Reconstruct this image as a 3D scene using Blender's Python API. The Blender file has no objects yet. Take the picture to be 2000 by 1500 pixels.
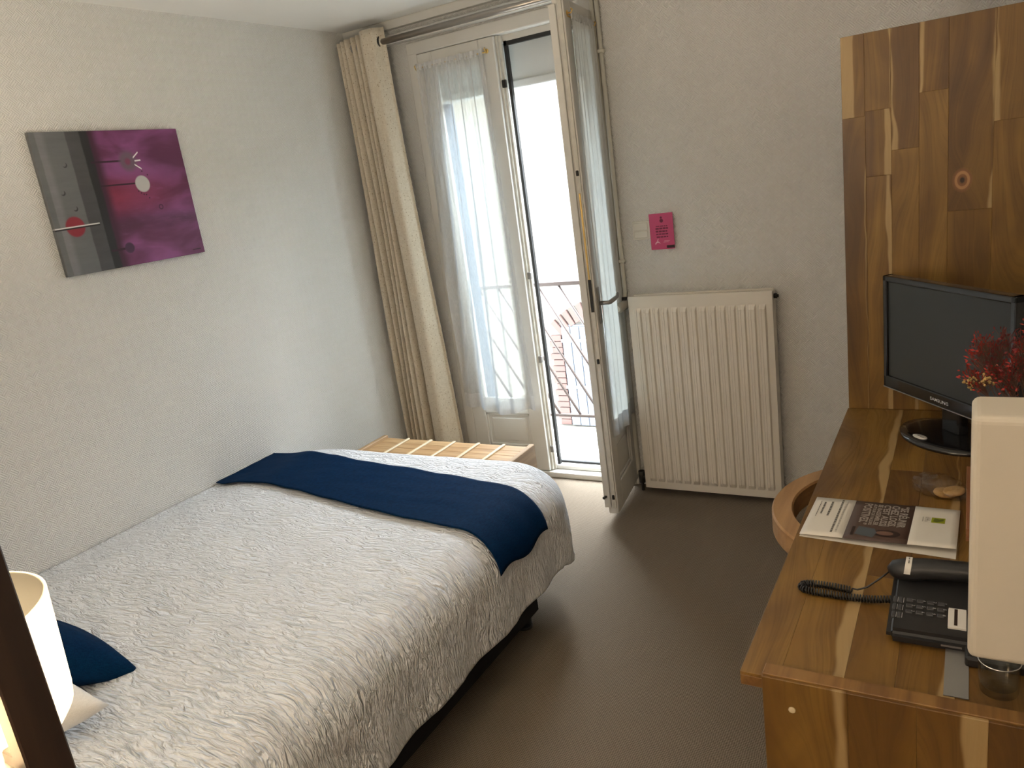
import bpy, bmesh, math, random
from mathutils import Vector, Matrix, noise

random.seed(7)
SC = bpy.context.scene
COL = SC.collection

# ------------------------------------------------------------------ camera, world, light, exposure
cam_d = bpy.data.cameras.new('camera')
cam = bpy.data.objects.new('camera', cam_d)
COL.objects.link(cam)
cam_d.sensor_fit = 'HORIZONTAL'
cam_d.sensor_width = 36.0
cam_d.lens = 1508.21 / 2000 * 36.0
cam_d.clip_start = 0.02
RIGHT = Vector((0.86168179, 0.48880250, -0.13629603))
DOWN = Vector((0.01513728, -0.29323066, -0.95592188))
FWD = Vector((-0.50722318, 0.82163733, -0.26007066))
m = Matrix.Identity(4)
for i in range(3):
    m[i][0] = RIGHT[i]; m[i][1] = -DOWN[i]; m[i][2] = -FWD[i]
m[2][3] = 1.6
cam.matrix_world = m
SC.camera = cam

world = bpy.data.worlds.new('overcast_sky')
SC.world = world
world.use_nodes = True
wn = world.node_tree.nodes
wn['Background'].inputs['Color'].default_value = (0.87, 0.94, 1.0, 1)
wn['Background'].inputs['Strength'].default_value = 13.0

def area_light(name, loc, size, size_y, power, color, rot=(0, 0, 0), portal=False):
    d = bpy.data.lights.new(name, 'AREA')
    d.shape = 'RECTANGLE'; d.size = size; d.size_y = size_y
    d.energy = power; d.color = color
    d.cycles.is_portal = portal
    o = bpy.data.objects.new(name, d); COL.objects.link(o)
    o.location = loc; o.rotation_euler = rot
    return o
# daylight portal in the balcony door opening (emits nothing, guides sampling of the sky)
area_light('daylight_portal', (-1.92, 3.70, 1.05), 1.05, 2.1, 1, (1, 1, 1), (math.radians(-90), 0, 0), True)
# warm fill light added out of view behind the camera
area_light('added_fill_light', (-0.30, -1.5, 2.38), 0.5, 0.5, 7.5, (1.0, 0.77, 0.56))

SC.view_settings.view_transform = 'Standard'
SC.view_settings.look = 'None'
SC.view_settings.exposure = 1.5
SC.view_settings.gamma = 1.0
SC.view_settings.use_curve_mapping = False
SC.cycles.transparent_max_bounces = 32

# ------------------------------------------------------------------ node helpers / materials
class NB:
    """tiny node builder"""
    def __init__(self, name):
        self.mat = bpy.data.materials.new(name)
        self.mat.use_nodes = True
        self.nt = self.mat.node_tree
        self.bsdf = self.nt.nodes['Principled BSDF']
        self.out = self.nt.nodes['Material Output']
    def n(self, typ, **kw):
        x = self.nt.nodes.new(typ)
        for k, v in kw.items():
            setattr(x, k, v)
        return x
    def put(self, sock, v):
        if hasattr(v, 'is_output') or isinstance(v, bpy.types.NodeSocket):
            self.nt.links.new(v, sock)
        elif isinstance(v, (tuple, list)):
            if len(v) == 3 and sock.type == 'RGBA': v = (*v, 1)
            sock.default_value = v
        else:
            sock.default_value = v
    def math(self, op, a, b=0.0, c=0.0, clamp=False):
        x = self.n('ShaderNodeMath', operation=op); x.use_clamp = clamp
        self.put(x.inputs[0], a); self.put(x.inputs[1], b); self.put(x.inputs[2], c)
        return x.outputs[0]
    def mix(self, f, a, b, mode='MIX'):
        x = self.n('ShaderNodeMix', data_type='RGBA', blend_type=mode)
        self.put(x.inputs[0], f); self.put(x.inputs[6], a); self.put(x.inputs[7], b)
        return x.outputs[2]
    def noise(self, vec, scale, detail=2, rough=.5, dist=0.0):
        x = self.n('ShaderNodeTexNoise')
        if vec is not None: self.put(x.inputs['Vector'], vec)
        x.inputs['Scale'].default_value = scale
        x.inputs['Detail'].default_value = detail
        x.inputs['Roughness'].default_value = rough
        x.inputs['Distortion'].default_value = dist
        return x.outputs[0]
    def smooth(self, v, a, b, lo=0.0, hi=1.0):
        x = self.n('ShaderNodeMapRange', interpolation_type='SMOOTHSTEP')
        self.put(x.inputs[0], v); self.put(x.inputs[1], a); self.put(x.inputs[2], b)
        x.inputs[3].default_value = lo; x.inputs[4].default_value = hi
        return x.outputs[0]
    def coord(self, which='Object'):
        return self.n('ShaderNodeTexCoord').outputs[which]
    def sep(self, v):
        x = self.n('ShaderNodeSeparateXYZ'); self.put(x.inputs[0], v); return x.outputs
    def comb(self, a, b, c):
        x = self.n('ShaderNodeCombineXYZ')
        for i, q in enumerate((a, b, c)): self.put(x.inputs[i], q)
        return x.outputs[0]
    def vmul(self, v, s):
        x = self.n('ShaderNodeVectorMath', operation='MULTIPLY'); self.put(x.inputs[0], v); self.put(x.inputs[1], s)
        return x.outputs[0]
    def vadd(self, v, s):
        x = self.n('ShaderNodeVectorMath', operation='ADD'); self.put(x.inputs[0], v); self.put(x.inputs[1], s)
        return x.outputs[0]
    def ramp(self, f, stops):
        x = self.n('ShaderNodeValToRGB')
        cr = x.color_ramp
        while len(cr.elements) < len(stops): cr.elements.new(0.5)
        for e, (p, c) in zip(cr.elements, stops):
            e.position = p; e.color = (*c, 1)
        self.put(x.inputs[0], f)
        return x.outputs[0]
    def bump(self, h, strength, dist=0.002):
        x = self.n('ShaderNodeBump')
        x.inputs['Strength'].default_value = strength
        x.inputs['Distance'].default_value = dist
        self.put(x.inputs['Height'], h)
        self.nt.links.new(x.outputs[0], self.bsdf.inputs['Normal'])
    def set(self, **kw):
        for k, v in kw.items():
            self.put(self.bsdf.inputs[k.replace('_', ' ')], v)
        return self
    def oattr(self, name):
        return self.n('ShaderNodeAttribute', attribute_type='OBJECT', attribute_name=name).outputs['Fac']
    def rand(self):
        return self.n('ShaderNodeObjectInfo').outputs['Random']

def simple(name, col, rough=.5, metal=0.0, var=0.0, vscale=8.0, bump=0.0, bscale=60.0, spec=None, coat=0.0):
    b = NB(name)
    c = col
    if var > 0:
        nz = b.noise(b.coord(), vscale, 3)
        c = b.mix(nz, tuple(x * (1 - var) for x in col), tuple(min(1, x * (1 + var)) for x in col))
    b.set(Base_Color=c, Roughness=rough, Metallic=metal)
    if spec is not None: b.bsdf.inputs['Specular IOR Level'].default_value = spec
    if coat: b.bsdf.inputs['Coat Weight'].default_value = coat
    if bump > 0:
        b.bump(b.noise(b.coord(), bscale, 3), bump)
    return b.mat

def wallpaper():
    b = NB('embossed_wallpaper')
    p = b.n('ShaderNodeNewGeometry').outputs['Position']
    s = b.sep(p)
    u = b.math('ADD', s[0], s[1]); v = s[2]
    a = b.math('ADD', u, v); d = b.math('SUBTRACT', u, v)
    # diamonds whose filling ribs turn by ninety degrees
    w1 = b.math('SINE', b.math('MULTIPLY', a, 88.0)); w2 = b.math('SINE', b.math('MULTIPLY', d, 88.0))
    mask = b.smooth(b.math('MULTIPLY', w1, w2), -0.25, 0.25)
    r1 = b.math('SINE', b.math('MULTIPLY', a, 620.0)); r2 = b.math('SINE', b.math('MULTIPLY', d, 620.0))
    r = b.math('ADD', b.math('MULTIPLY', r1, mask), b.math('MULTIPLY', r2, b.math('SUBTRACT', 1.0, mask)))
    nz = b.noise(p, 160, 3)
    h = b.math('ADD', b.math('MULTIPLY', r, 0.35), b.math('MULTIPLY', nz, 1.2))
    big = b.noise(p, 1.2, 2)
    b.set(Base_Color=b.mix(big, (.70, .69, .665), (.745, .735, .71)), Roughness=.75)
    b.bsdf.inputs['Specular IOR Level'].default_value = .25
    b.bump(h, .75, .003)
    return b.mat

def carpet():
    b = NB('woven_carpet')
    p = b.n('ShaderNodeNewGeometry').outputs['Position']
    s = b.sep(p)
    wob = b.noise(p, 18, 2)
    x = b.math('ADD', s[0], b.math('MULTIPLY', wob, .010)); y = b.math('ADD', s[1], b.math('MULTIPLY', wob, .010))
    sx = b.math('SINE', b.math('MULTIPLY', b.math('ADD', x, y), 520.0))
    sy = b.math('SINE', b.math('MULTIPLY', b.math('SUBTRACT', x, y), 520.0))
    h = b.math('MULTIPLY', sx, sy)
    fuzz = b.noise(p, 420, 2)
    h2 = b.math('ADD', b.math('MULTIPLY', h, .75), fuzz)
    pat = b.smooth(h2, -.1, 1.0)
    big = b.noise(p, 2.5, 3)
    c = b.mix(pat, (.112, .089, .065), (.262, .216, .166))
    c = b.mix(b.math('MULTIPLY', big, .35), c, (.22, .18, .135))
    b.set(Base_Color=c, Roughness=.95)
    b.bsdf.inputs['Specular IOR Level'].default_value = .1
    b.bump(h2, .6, .0018)
    return b.mat

def stave_wood(name='stave_wood', light=1.0, rough=.38):
    """edge-glued acacia: object properties tone, sap, sapw, kx, ky steer each stave"""
    b = NB(name)
    o = b.coord('Object'); g = b.sep(b.coord('Generated')); s = b.sep(o)
    rnd = b.math('MULTIPLY', b.rand(), 97.0)
    sh = b.comb(rnd, b.math('MULTIPLY', rnd, 1.7), b.math('MULTIPLY', rnd, .6))
    kx = b.math('SUBTRACT', s[0], b.oattr('kx')); ky = b.math('SUBTRACT', s[1], b.oattr('ky'))
    kd = b.math('SQRT', b.math('ADD', b.math('MULTIPLY', kx, kx), b.math('MULTIPLY', b.math('MULTIPLY', ky, ky), .55)))
    near = b.smooth(kd, .075, .01)
    # grain bends round the knot
    gx = b.math('ADD', s[0], b.math('MULTIPLY', b.math('MULTIPLY', near, .02), b.math('SIGN', kx)))
    q = b.vadd(b.comb(gx, s[1], s[2]), sh)
    wav = b.noise(b.vmul(q, (5.0, 1.1, 5.0)), 1.0, 2, .5)
    wv = b.math('MULTIPLY', b.math('SUBTRACT', wav, .5), .30)
    q2 = b.vadd(q, b.comb(wv, 0.0, 0.0))
    bands = b.noise(b.vmul(q2, (26.0, .9, 26.0)), 1.0, 3, .55)
    fine = b.noise(b.vmul(q2, (170.0, 5.0, 170.0)), 1.0, 4, .65)
    cloud = b.noise(b.vmul(q, (6.0, 3.0, 6.0)), 1.0, 3, .5, .6)
    f = b.math('ADD', b.math('MULTIPLY', bands, .5), b.math('MULTIPLY', cloud, .5))
    f = b.math('ADD', f, b.math('MULTIPLY', b.math('SUBTRACT', b.oattr('tone'), .5), .42))
    L = light * .76
    heart = b.ramp(f, [(.20, (.080*L, .034*L, .009*L)), (.40, (.165*L, .077*L, .015*L)), (.55, (.265*L, .138*L, .026*L)),
                       (.72, (.37*L, .210*L, .046*L)), (.9, (.45*L, .28*L, .080*L))])
    heart = b.mix(b.smooth(fine, .42, .78), heart, b.mix(.36, heart, (.05, .022, .007)))
    # sapwood: a pale streak along one edge, ragged along the grain
    rag = b.noise(b.comb(b.math('ADD', rnd, 3.0), b.math('MULTIPLY', s[1], 4.5), 0.0), 1.0, 2, .5)
    e = b.math('ADD', g[0], b.math('MULTIPLY', b.math('SUBTRACT', rag, .5), .55))
    sd = b.math('ABSOLUTE', b.math('SUBTRACT', e, b.oattr('sap')))
    sm = b.smooth(b.math('SUBTRACT', b.math('MULTIPLY', b.oattr('sapw'), b.smooth(b.noise(b.comb(b.math('ADD', rnd, 11.0), b.math('MULTIPLY', s[1], 2.2), 0.0), 1.0, 1), .36, .62, .12, 1.25)), sd), -.03, .05)
    sapc = b.mix(fine, (.40*L, .26*L, .105*L), (.52*L, .36*L, .165*L))
    c = b.mix(sm, heart, sapc)
    ring = b.math('SINE', b.math('MULTIPLY', kd, 520.0))
    kc = b.mix(b.smooth(ring, -.6, .6), (.20, .085, .03), (.38, .19, .075))
    kc = b.mix(b.smooth(kd, .009, .004), kc, (.035, .014, .006))
    c = b.mix(b.smooth(kd, .026, .019), c, kc)
    b.set(Base_Color=c, Roughness=b.smooth(fine, .2, .8, rough - .06, rough + .12))
    b.bump(fine, .05, .0006)
    return b.mat

def plain_wood(name, dark, lightc, axis=1, rough=.45, scale=1.0):
    b = NB(name)
    o = b.coord('Object')
    k = [30.0 * scale] * 3; k[axis] = 1.6 * scale
    rnd = b.math('MULTIPLY', b.rand(), 50.0)
    q = b.vadd(b.vmul(o, tuple(k)), b.comb(rnd, rnd, rnd))
    n1 = b.noise(q, 1.0, 4, .6, .5)
    c = b.mix(b.smooth(n1, .3, .72), dark, lightc)
    b.set(Base_Color=c, Roughness=rough)
    b.bump(n1, .06, .001)
    return b.mat

def sheer_mat(name, alpha=.62, tlc=(.17, .20, .235)):
    b = NB(name)
    nt = b.nt
    nt.nodes.remove(b.bsdf)
    tr = b.n('ShaderNodeBsdfTransparent'); tl = b.n('ShaderNodeBsdfTranslucent'); df = b.n('ShaderNodeBsdfDiffuse')
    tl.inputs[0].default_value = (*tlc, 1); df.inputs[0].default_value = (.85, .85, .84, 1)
    m1 = b.n('ShaderNodeMixShader'); m1.inputs[0].default_value = .28
    nt.links.new(df.outputs[0], m1.inputs[1]); nt.links.new(tl.outputs[0], m1.inputs[2])
    m2 = b.n('ShaderNodeMixShader')
    thr = b.noise(b.vmul(b.coord(), (900.0, 900.0, 40.0)), 1.0, 1)
    lw = b.n('ShaderNodeLayerWeight'); lw.inputs[0].default_value = .5
    fac = b.math('ADD', b.smooth(thr, .2, .8, alpha - .08, alpha + .08), b.math('MULTIPLY', b.math('POWER', lw.outputs['Facing'], 2.0), .75), 0, True)
    # the hem and heading are double cloth: denser
    nt.links.new(fac, m2.inputs[0])
    nt.links.new(tr.outputs[0], m2.inputs[1]); nt.links.new(m1.outputs[0], m2.inputs[2])
    nt.links.new(m2.outputs[0], b.out.inputs[0])
    return b.mat

def glass_mat(name, tint=(.95, .98, .97), ior=1.45):
    b = NB(name)
    nt = b.nt; nt.nodes.remove(b.bsdf)
    tr = b.n('ShaderNodeBsdfTransparent'); tr.inputs[0].default_value = (*tint, 1)
    gl = b.n('ShaderNodeBsdfGlossy'); gl.inputs['Roughness'].default_value = .02
    lw = b.n('ShaderNodeLayerWeight'); lw.inputs[0].default_value = .5
    fac = b.math('ADD', b.math('MULTIPLY', b.math('POWER', lw.outputs['Facing'], 4.0), (ior - 1) * 1.4), (ior - 1) * .09)
    mx = b.n('ShaderNodeMixShader')
    nt.links.new(fac, mx.inputs[0]); nt.links.new(tr.outputs[0], mx.inputs[1]); nt.links.new(gl.outputs[0], mx.inputs[2])
    nt.links.new(mx.outputs[0], b.out.inputs[0])
    return b.mat

def coverlet_mat():
    b = NB('crinkled_coverlet')
    uv = b.n('ShaderNodeUVMap', uv_map='cloth').outputs[0]
    q0 = b.noise(b.vmul(uv, (6.0, 6.0, 1.0)), 1.0, 2)
    w = b.math('MULTIPLY', b.math('SUBTRACT', q0, .5), .05)
    q = b.vadd(uv, b.comb(w, w, 0.0))
    n1 = b.noise(b.vmul(q, (17.0, 74.0, 1.0)), 1.0, 2, .5, .8)
    n2 = b.noise(b.vmul(q, (40.0, 150.0, 1.0)), 1.0, 2, .5, .4)
    ridge = b.math('SUBTRACT', 1.0, b.math('ABSOLUTE', b.math('MULTIPLY', b.math('SUBTRACT', n1, .5), 4.0)))
    h = b.math('ADD', b.math('MULTIPLY', ridge, .7), b.math('MULTIPLY', n2, .5))
    b.set(Base_Color=b.mix(n1, (.86, .88, .925), (.90, .92, .96)), Roughness=.85)
    b.bsdf.inputs['Specular IOR Level'].default_value = .2
    b.bump(h, 1.0, .014)
    return b.mat

def cloth(name, c0, c1, wx=700.0, rough=.85, speck=None, sheen=.2, bump=.25, transl=0.0):
    b = NB(name)
    o = b.coord()
    n1 = b.noise(b.vmul(o, (wx, wx, wx * .12)), 1.0, 2)
    n2 = b.noise(b.vmul(o, (wx * .12, wx * .12, wx)), 1.0, 2)
    f = b.math('MULTIPLY', b.math('ADD', n1, n2), .5)
    c = b.mix(b.smooth(f, .35, .65), c0, c1)
    if speck:
        v = b.n('ShaderNodeTexVoronoi'); b.put(v.inputs['Vector'], b.vmul(o, (1.0, 1.0, .55))); v.inputs['Scale'].default_value = 95
        c = b.mix(b.smooth(v.outputs[0], .20, .12, 0, .75), c, speck)
    b.set(Base_Color=c, Roughness=rough)
    b.bsdf.inputs['Sheen Weight'].default_value = sheen
    b.bsdf.inputs['Specular IOR Level'].default_value = .06
    b.bump(f, bump, .0012)
    if transl > 0:
        nt = b.nt
        tl = b.n('ShaderNodeBsdfTranslucent'); b.put(tl.inputs[0], c)
        mx = b.n('ShaderNodeMixShader'); mx.inputs[0].default_value = transl
        nt.links.new(b.bsdf.outputs[0], mx.inputs[1]); nt.links.new(tl.outputs[0], mx.inputs[2])
        nt.links.new(mx.outputs[0], b.out.inputs[0])
    return b.mat

def painting_mat():
    """canvas 0.60 wide (local x) by 0.50 high (local y): grey bands, black bar, magenta field with round flowers"""
    b = NB('painted_canvas')
    o = b.coord('Object'); s = b.sep(o); x, y = s[0], s[1]
    wob = b.math('MULTIPLY', b.math('SUBTRACT', b.noise(b.vmul(o, (14.0, 14.0, 1.0)), 1.0, 3), .5), .008)
    xx = b.math('ADD', x, wob)
    brush = b.noise(b.vmul(o, (6.0, 26.0, 1.0)), 1.0, 5, .65)
    cloudy = b.noise(b.vmul(o, (4.0, 9.0, 1.0)), 1.0, 3, .5, .5)
    def step(v, e, soft=.003): return b.smooth(v, e - soft, e + soft)
    grey = b.mix(brush, (.10, .105, .11), (.17, .175, .18))
    c = grey
    c = b.mix(b.math('MULTIPLY', step(xx, .022), b.math('SUBTRACT', 1.0, step(xx, .05, .012))), c, b.mix(brush, (.14, .145, .155), (.25, .25, .26)))
    c = b.mix(step(xx, .130), c, b.mix(brush, (.045, .045, .048), (.085, .085, .09)))
    c = b.mix(step(xx, .184), c, (.018, .018, .02))
    mag = b.mix(b.smooth(cloudy, .35, .68), (.115, .022, .075), (.25, .072, .22))
    # redder waist of the field, darker cloud below it
    band = b.math('MULTIPLY', b.smooth(y, .16, .25), b.smooth(y, .36, .27))
    mag = b.mix(b.math('MULTIPLY', band, b.smooth(x, .62, .25, .1, .85)), mag, b.mix(brush, (.16, .012, .035), (.30, .03, .075)))
    dk = b.math('MULTIPLY', b.smooth(y, .10, .15), b.smooth(y, .20, .15))
    mag = b.mix(b.math('MULTIPLY', dk, b.smooth(brush, .3, .6, .2, .75)), mag, (.07, .018, .05))
    mag = b.mix(b.smooth(brush, .55, .8, 0, .35), mag, (.33, .12, .33))
    fade = b.smooth(xx, .225, .262)
    c = b.mix(step(xx, .216, .006), c, b.mix(fade, (.055, .012, .035), mag))
    def disc(cx, cy, r, soft=.003, sx=1.0):
        dx = b.math('MULTIPLY', b.math('SUBTRACT', x, cx), sx); dy = b.math('SUBTRACT', y, cy)
        d = b.math('SQRT', b.math('ADD', b.math('MULTIPLY', dx, dx), b.math('MULTIPLY', dy, dy)))
        return b.smooth(d, r + soft, r - soft)
    def bar(x0, x1, yc, h, slope=0.0):
        yl = b.math('SUBTRACT', y, b.math('ADD', yc, b.math('MULTIPLY', b.math('SUBTRACT', x, x0), slope)))
        a = b.math('MULTIPLY', step(x, x0, .001), b.math('SUBTRACT', 1.0, step(x, x1, .001)))
        return b.math('MULTIPLY', a, b.smooth(b.math('ABSOLUTE', yl), h + .0012, h - .0012))
    dkp = (.035, .008, .022)
    c = b.mix(bar(.20, .33, .388, .0035), c, dkp)
    c = b.mix(bar(.215, .38, .302, .003), c, dkp)
    c = b.mix(bar(.19, .26, .066, .004), c, dkp)
    c = b.mix(disc(.352, .386, .036, .012), c, (.15, .095, .135))
    c = b.mix(disc(.350, .384, .012, .006), c, (.20, .04, .10))
    c = b.mix(disc(.390, .298, .031), c, b.mix(brush, (.47, .47, .46), (.56, .56, .55)))
    c = b.mix(disc(.266, .067, .020), c, (.06, .022, .06))
    c = b.mix(b.math('SUBTRACT', disc(.446, .204, .0105, .002), disc(.446, .204, .006, .002)), c, (.07, .015, .05))
    for (px, py, sl) in ((.376, .397, .75), (.380, .385, .06), (.376, .372, -.7)):
        c = b.mix(bar(px, px + .026, py, .0028, sl), c, (.8, .78, .78))
    for (px, py) in ((.375, .264), (.385, .258), (.395, .256), (.365, .272), (.400, .345), (.420, .330), (.405, .243)):
        c = b.mix(disc(px, py, .0026, .0015), c, dkp)
    for (px, py) in ((.10, .385), (.066, .29), (.096, .232)):
        c = b.mix(b.math('SUBTRACT', disc(px, py, .009, .002), disc(px - .003, py + .003, .008, .002), 0, True), c, (.03, .03, .035))
    c = b.mix(disc(.077, .170, .036, .004), c, b.mix(brush, (.20, .012, .025), (.30, .03, .05)))
    c = b.mix(bar(.0, .172, .166, .0045, .02), c, (.012, .012, .014))
    c = b.mix(bar(.0, .172, .169, .0022, .02), c, (.7, .7, .7))
    c = b.mix(bar(.545, .585, .018, .0018), c, dkp)
    b.set(Base_Color=c, Roughness=.6)
    b.bump(b.noise(o, 900, 1), .15, .0008)
    return b.mat

M = {}
M['wall'] = wallpaper()
M['ceiling'] = simple('ceiling_paint', (.86, .85, .81), .85, var=.03, vscale=3, bump=.1, bscale=200)
M['carpet'] = carpet()
M['paint'] = simple('door_paint', (.65, .635, .595), .42, var=.04, vscale=12, bump=.05, bscale=90)
M['paint_old'] = simple('worn_paint', (.58, .56, .50), .5, var=.25, vscale=30, bump=.12, bscale=70)
M['lime'] = simple('pipe_paint', (.66, .64, .56), .4, var=.05)
M['seal'] = simple('black_rubber_seal', (.012, .012, .013), .6)
M['stave'] = stave_wood()
M['edge'] = plain_wood('acacia_edge', (.13, .058, .015), (.26, .135, .036), axis=1)
M['bench_a'] = plain_wood('bench_board', (.36, .20, .085), (.55, .36, .18), axis=0, rough=.5)
M['bench_rail'] = plain_wood('pale_rail', (.60, .48, .30), (.74, .63, .44), axis=1, rough=.45)
M['bench_end'] = plain_wood('bench_end_wood', (.30, .18, .085), (.46, .30, .155), axis=1, rough=.5)
M['beech'] = plain_wood('bentwood', (.30, .16, .065), (.44, .26, .115), axis=1, rough=.4)
M['darkwood'] = plain_wood('dark_stained_wood', (.022, .010, .006), (.05, .024, .013), axis=2, rough=.4)
M['coverlet'] = coverlet_mat()
M['navy'] = cloth('navy_cotton', (.0002, .0115, .042), (.0005, .020, .066), 620, .85, sheen=.0, bump=.2)
M['white_cotton'] = cloth('white_cotton', (.76, .74, .71), (.84, .82, .79), 800, .85)
M['base_fabric'] = simple('black_bed_base', (.012, .012, .014), .9)
M['linen'] = cloth('speckled_linen', (.62, .54, .42), (.74, .67, .55), 500, .9, speck=(.28, .19, .10), bump=.3, transl=.12)
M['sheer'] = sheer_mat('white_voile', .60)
M['sheer_lit'] = sheer_mat('white_voile_lit', .80, (.80, .84, .84))  # same voile, paler copy: daylight shining through is put into its colour
M['sheer_hem'] = sheer_mat('voile_double', .82)
M['glass'] = glass_mat('window_glass')
M['steel'] = simple('brushed_rod', (.34, .31, .28), .32, .9)
M['chrome'] = simple('chrome', (.75, .75, .74), .15, 1.0)
M['brass'] = simple('brass', (.72, .50, .18), .28, 1.0)
M['greymetal'] = simple('grey_metal', (.30, .29, .28), .4, .7)
M['dark_lock'] = simple('dark_lock_plate', (.03, .028, .026), .5, .5)
M['radiator'] = simple('radiator_enamel', (.74, .69, .61), .35, var=.02)
M['thermo'] = simple('thermostat_grey', (.36, .33, .28), .45)
M['switch'] = simple('switch_plastic', (.70, .68, .62), .4)
M['pink'] = simple('pink_card', (.55, .065, .18), .5)
M['pinkdark'] = simple('sign_print', (.16, .012, .05), .6)
M['pinkpale'] = simple('sign_white_print', (.80, .50, .58), .6)
M['signblack'] = simple('sign_black_print', (.03, .008, .012), .6)
M['canvas'] = painting_mat()
M['canvas_side'] = simple('canvas_edge', (.10, .03, .08), .7, var=.3)
M['blackgloss'] = simple('black_gloss_plastic', (.008, .008, .009), .14, coat=.4)
M['black'] = simple('black_plastic', (.014, .014, .015), .42, bump=.04, bscale=500)
M['screen'] = simple('lcd_screen', (.022, .024, .024), .34)
M['silver_print'] = simple('silver_print', (.55, .55, .55), .4, .3)
M['white_print'] = simple('white_label', (.70, .68, .64), .6)
M['key'] = simple('grey_key', (.05, .05, .053), .5)
M['shade_white'] = simple('white_acrylic', (.60, .545, .455), .4, var=.015)
M['paper'] = simple('coated_paper', (.72, .69, .63), .45)
M['paper_brown'] = simple('printed_brown', (.075, .042, .032), .45, var=.25, vscale=14)
M['ink_white'] = simple('white_ink', (.62, .58, .53), .5)
M['ink_grey'] = simple('grey_ink', (.16, .15, .135), .6)
M['ink_pale'] = simple('pale_grey_ink', (.42, .40, .36), .6)
M['ink_green'] = simple('green_ink', (.30, .34, .012), .5)
M['ink_dkgreen'] = simple('dark_green_ink', (.10, .13, .01), .5)
M['ink_blue'] = simple('printed_blue', (.07, .085, .10), .5)
M['ink_skin'] = simple('printed_skin', (.16, .085, .06), .5)
M['ink_hair'] = simple('printed_hair', (.02, .008, .006), .5)
M['greycard'] = simple('grey_card', (.22, .215, .21), .5)
M['cookie'] = simple('biscuit', (.36, .215, .075), .8, var=.35, vscale=120, bump=.6, bscale=160)
M['cello'] = glass_mat('cellophane', (.95, .94, .92), ior=1.36)
M['tumbler'] = glass_mat('drinking_glass', (.90, .92, .91))
M['terracotta'] = plain_wood('reddish_wood', (.20, .075, .03), (.34, .15, .07), axis=1)
M['vase'] = simple('vase_ceramic', (.45, .42, .38), .4)
M['red_dry'] = simple('dried_red', (.36, .026, .018), .8, var=.5, vscale=60)
M['red_dark'] = simple('dried_dark_red', (.20, .028, .03), .85, var=.4, vscale=60)
M['straw'] = simple('dried_straw', (.44, .29, .10), .8, var=.3, vscale=90)
M['stem'] = simple('dried_stem', (.13, .06, .04), .8)
# outdoors
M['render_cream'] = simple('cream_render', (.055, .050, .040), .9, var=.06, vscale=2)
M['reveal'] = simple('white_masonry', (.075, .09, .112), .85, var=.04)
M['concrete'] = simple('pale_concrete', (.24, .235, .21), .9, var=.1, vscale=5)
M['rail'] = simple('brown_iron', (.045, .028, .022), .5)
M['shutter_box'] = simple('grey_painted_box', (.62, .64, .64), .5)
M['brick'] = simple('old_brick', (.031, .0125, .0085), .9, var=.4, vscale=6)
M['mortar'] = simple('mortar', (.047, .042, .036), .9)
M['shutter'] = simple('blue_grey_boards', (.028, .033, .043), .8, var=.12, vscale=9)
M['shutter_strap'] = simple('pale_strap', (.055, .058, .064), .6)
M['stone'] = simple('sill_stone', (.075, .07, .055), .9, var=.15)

# translucent lamp glass
b = NB('opal_lamp_glass')
b.nt.nodes.remove(b.bsdf)
tl = b.n('ShaderNodeBsdfTranslucent'); tl.inputs[0].default_value = (.92, .84, .70, 1)
df = b.n('ShaderNodeBsdfDiffuse'); df.inputs[0].default_value = (.020, .0175, .0125, 1)
mx = b.n('ShaderNodeMixShader'); mx.inputs[0].default_value = .82
b.nt.links.new(df.outputs[0], mx.inputs[1]); b.nt.links.new(tl.outputs[0], mx.inputs[2])
b.nt.links.new(mx.outputs[0], b.out.inputs[0])
M['opal'] = b.mat
b = NB('lit_bulb')
b.set(Base_Color=(1, .9, .7)); b.bsdf.inputs['Emission Color'].default_value = (1, .72, .40, 1)
b.bsdf.inputs['Emission Strength'].default_value = 24
M['bulb'] = b.mat

# ------------------------------------------------------------------ object helpers
def tag(o, label=None, cat=None, group=None, kind=None):
    if label: o['label'] = label
    if cat: o['category'] = cat
    if group: o['group'] = group
    if kind: o['kind'] = kind
    return o

WL = {}     # object name -> world origin (translation only) for parts built in world coordinates

def empty(name, loc=(0, 0, 0), rz=0.0, label=None, cat=None, group=None, kind=None):
    o = bpy.data.objects.new(name, None); COL.objects.link(o)
    o.empty_display_size = .05
    o.location = loc; o.rotation_euler = (0, 0, rz)
    o['_o'] = tuple(loc); WL[o.name] = Vector(loc)
    tag(o, label, cat, group, kind)
    return o

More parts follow.
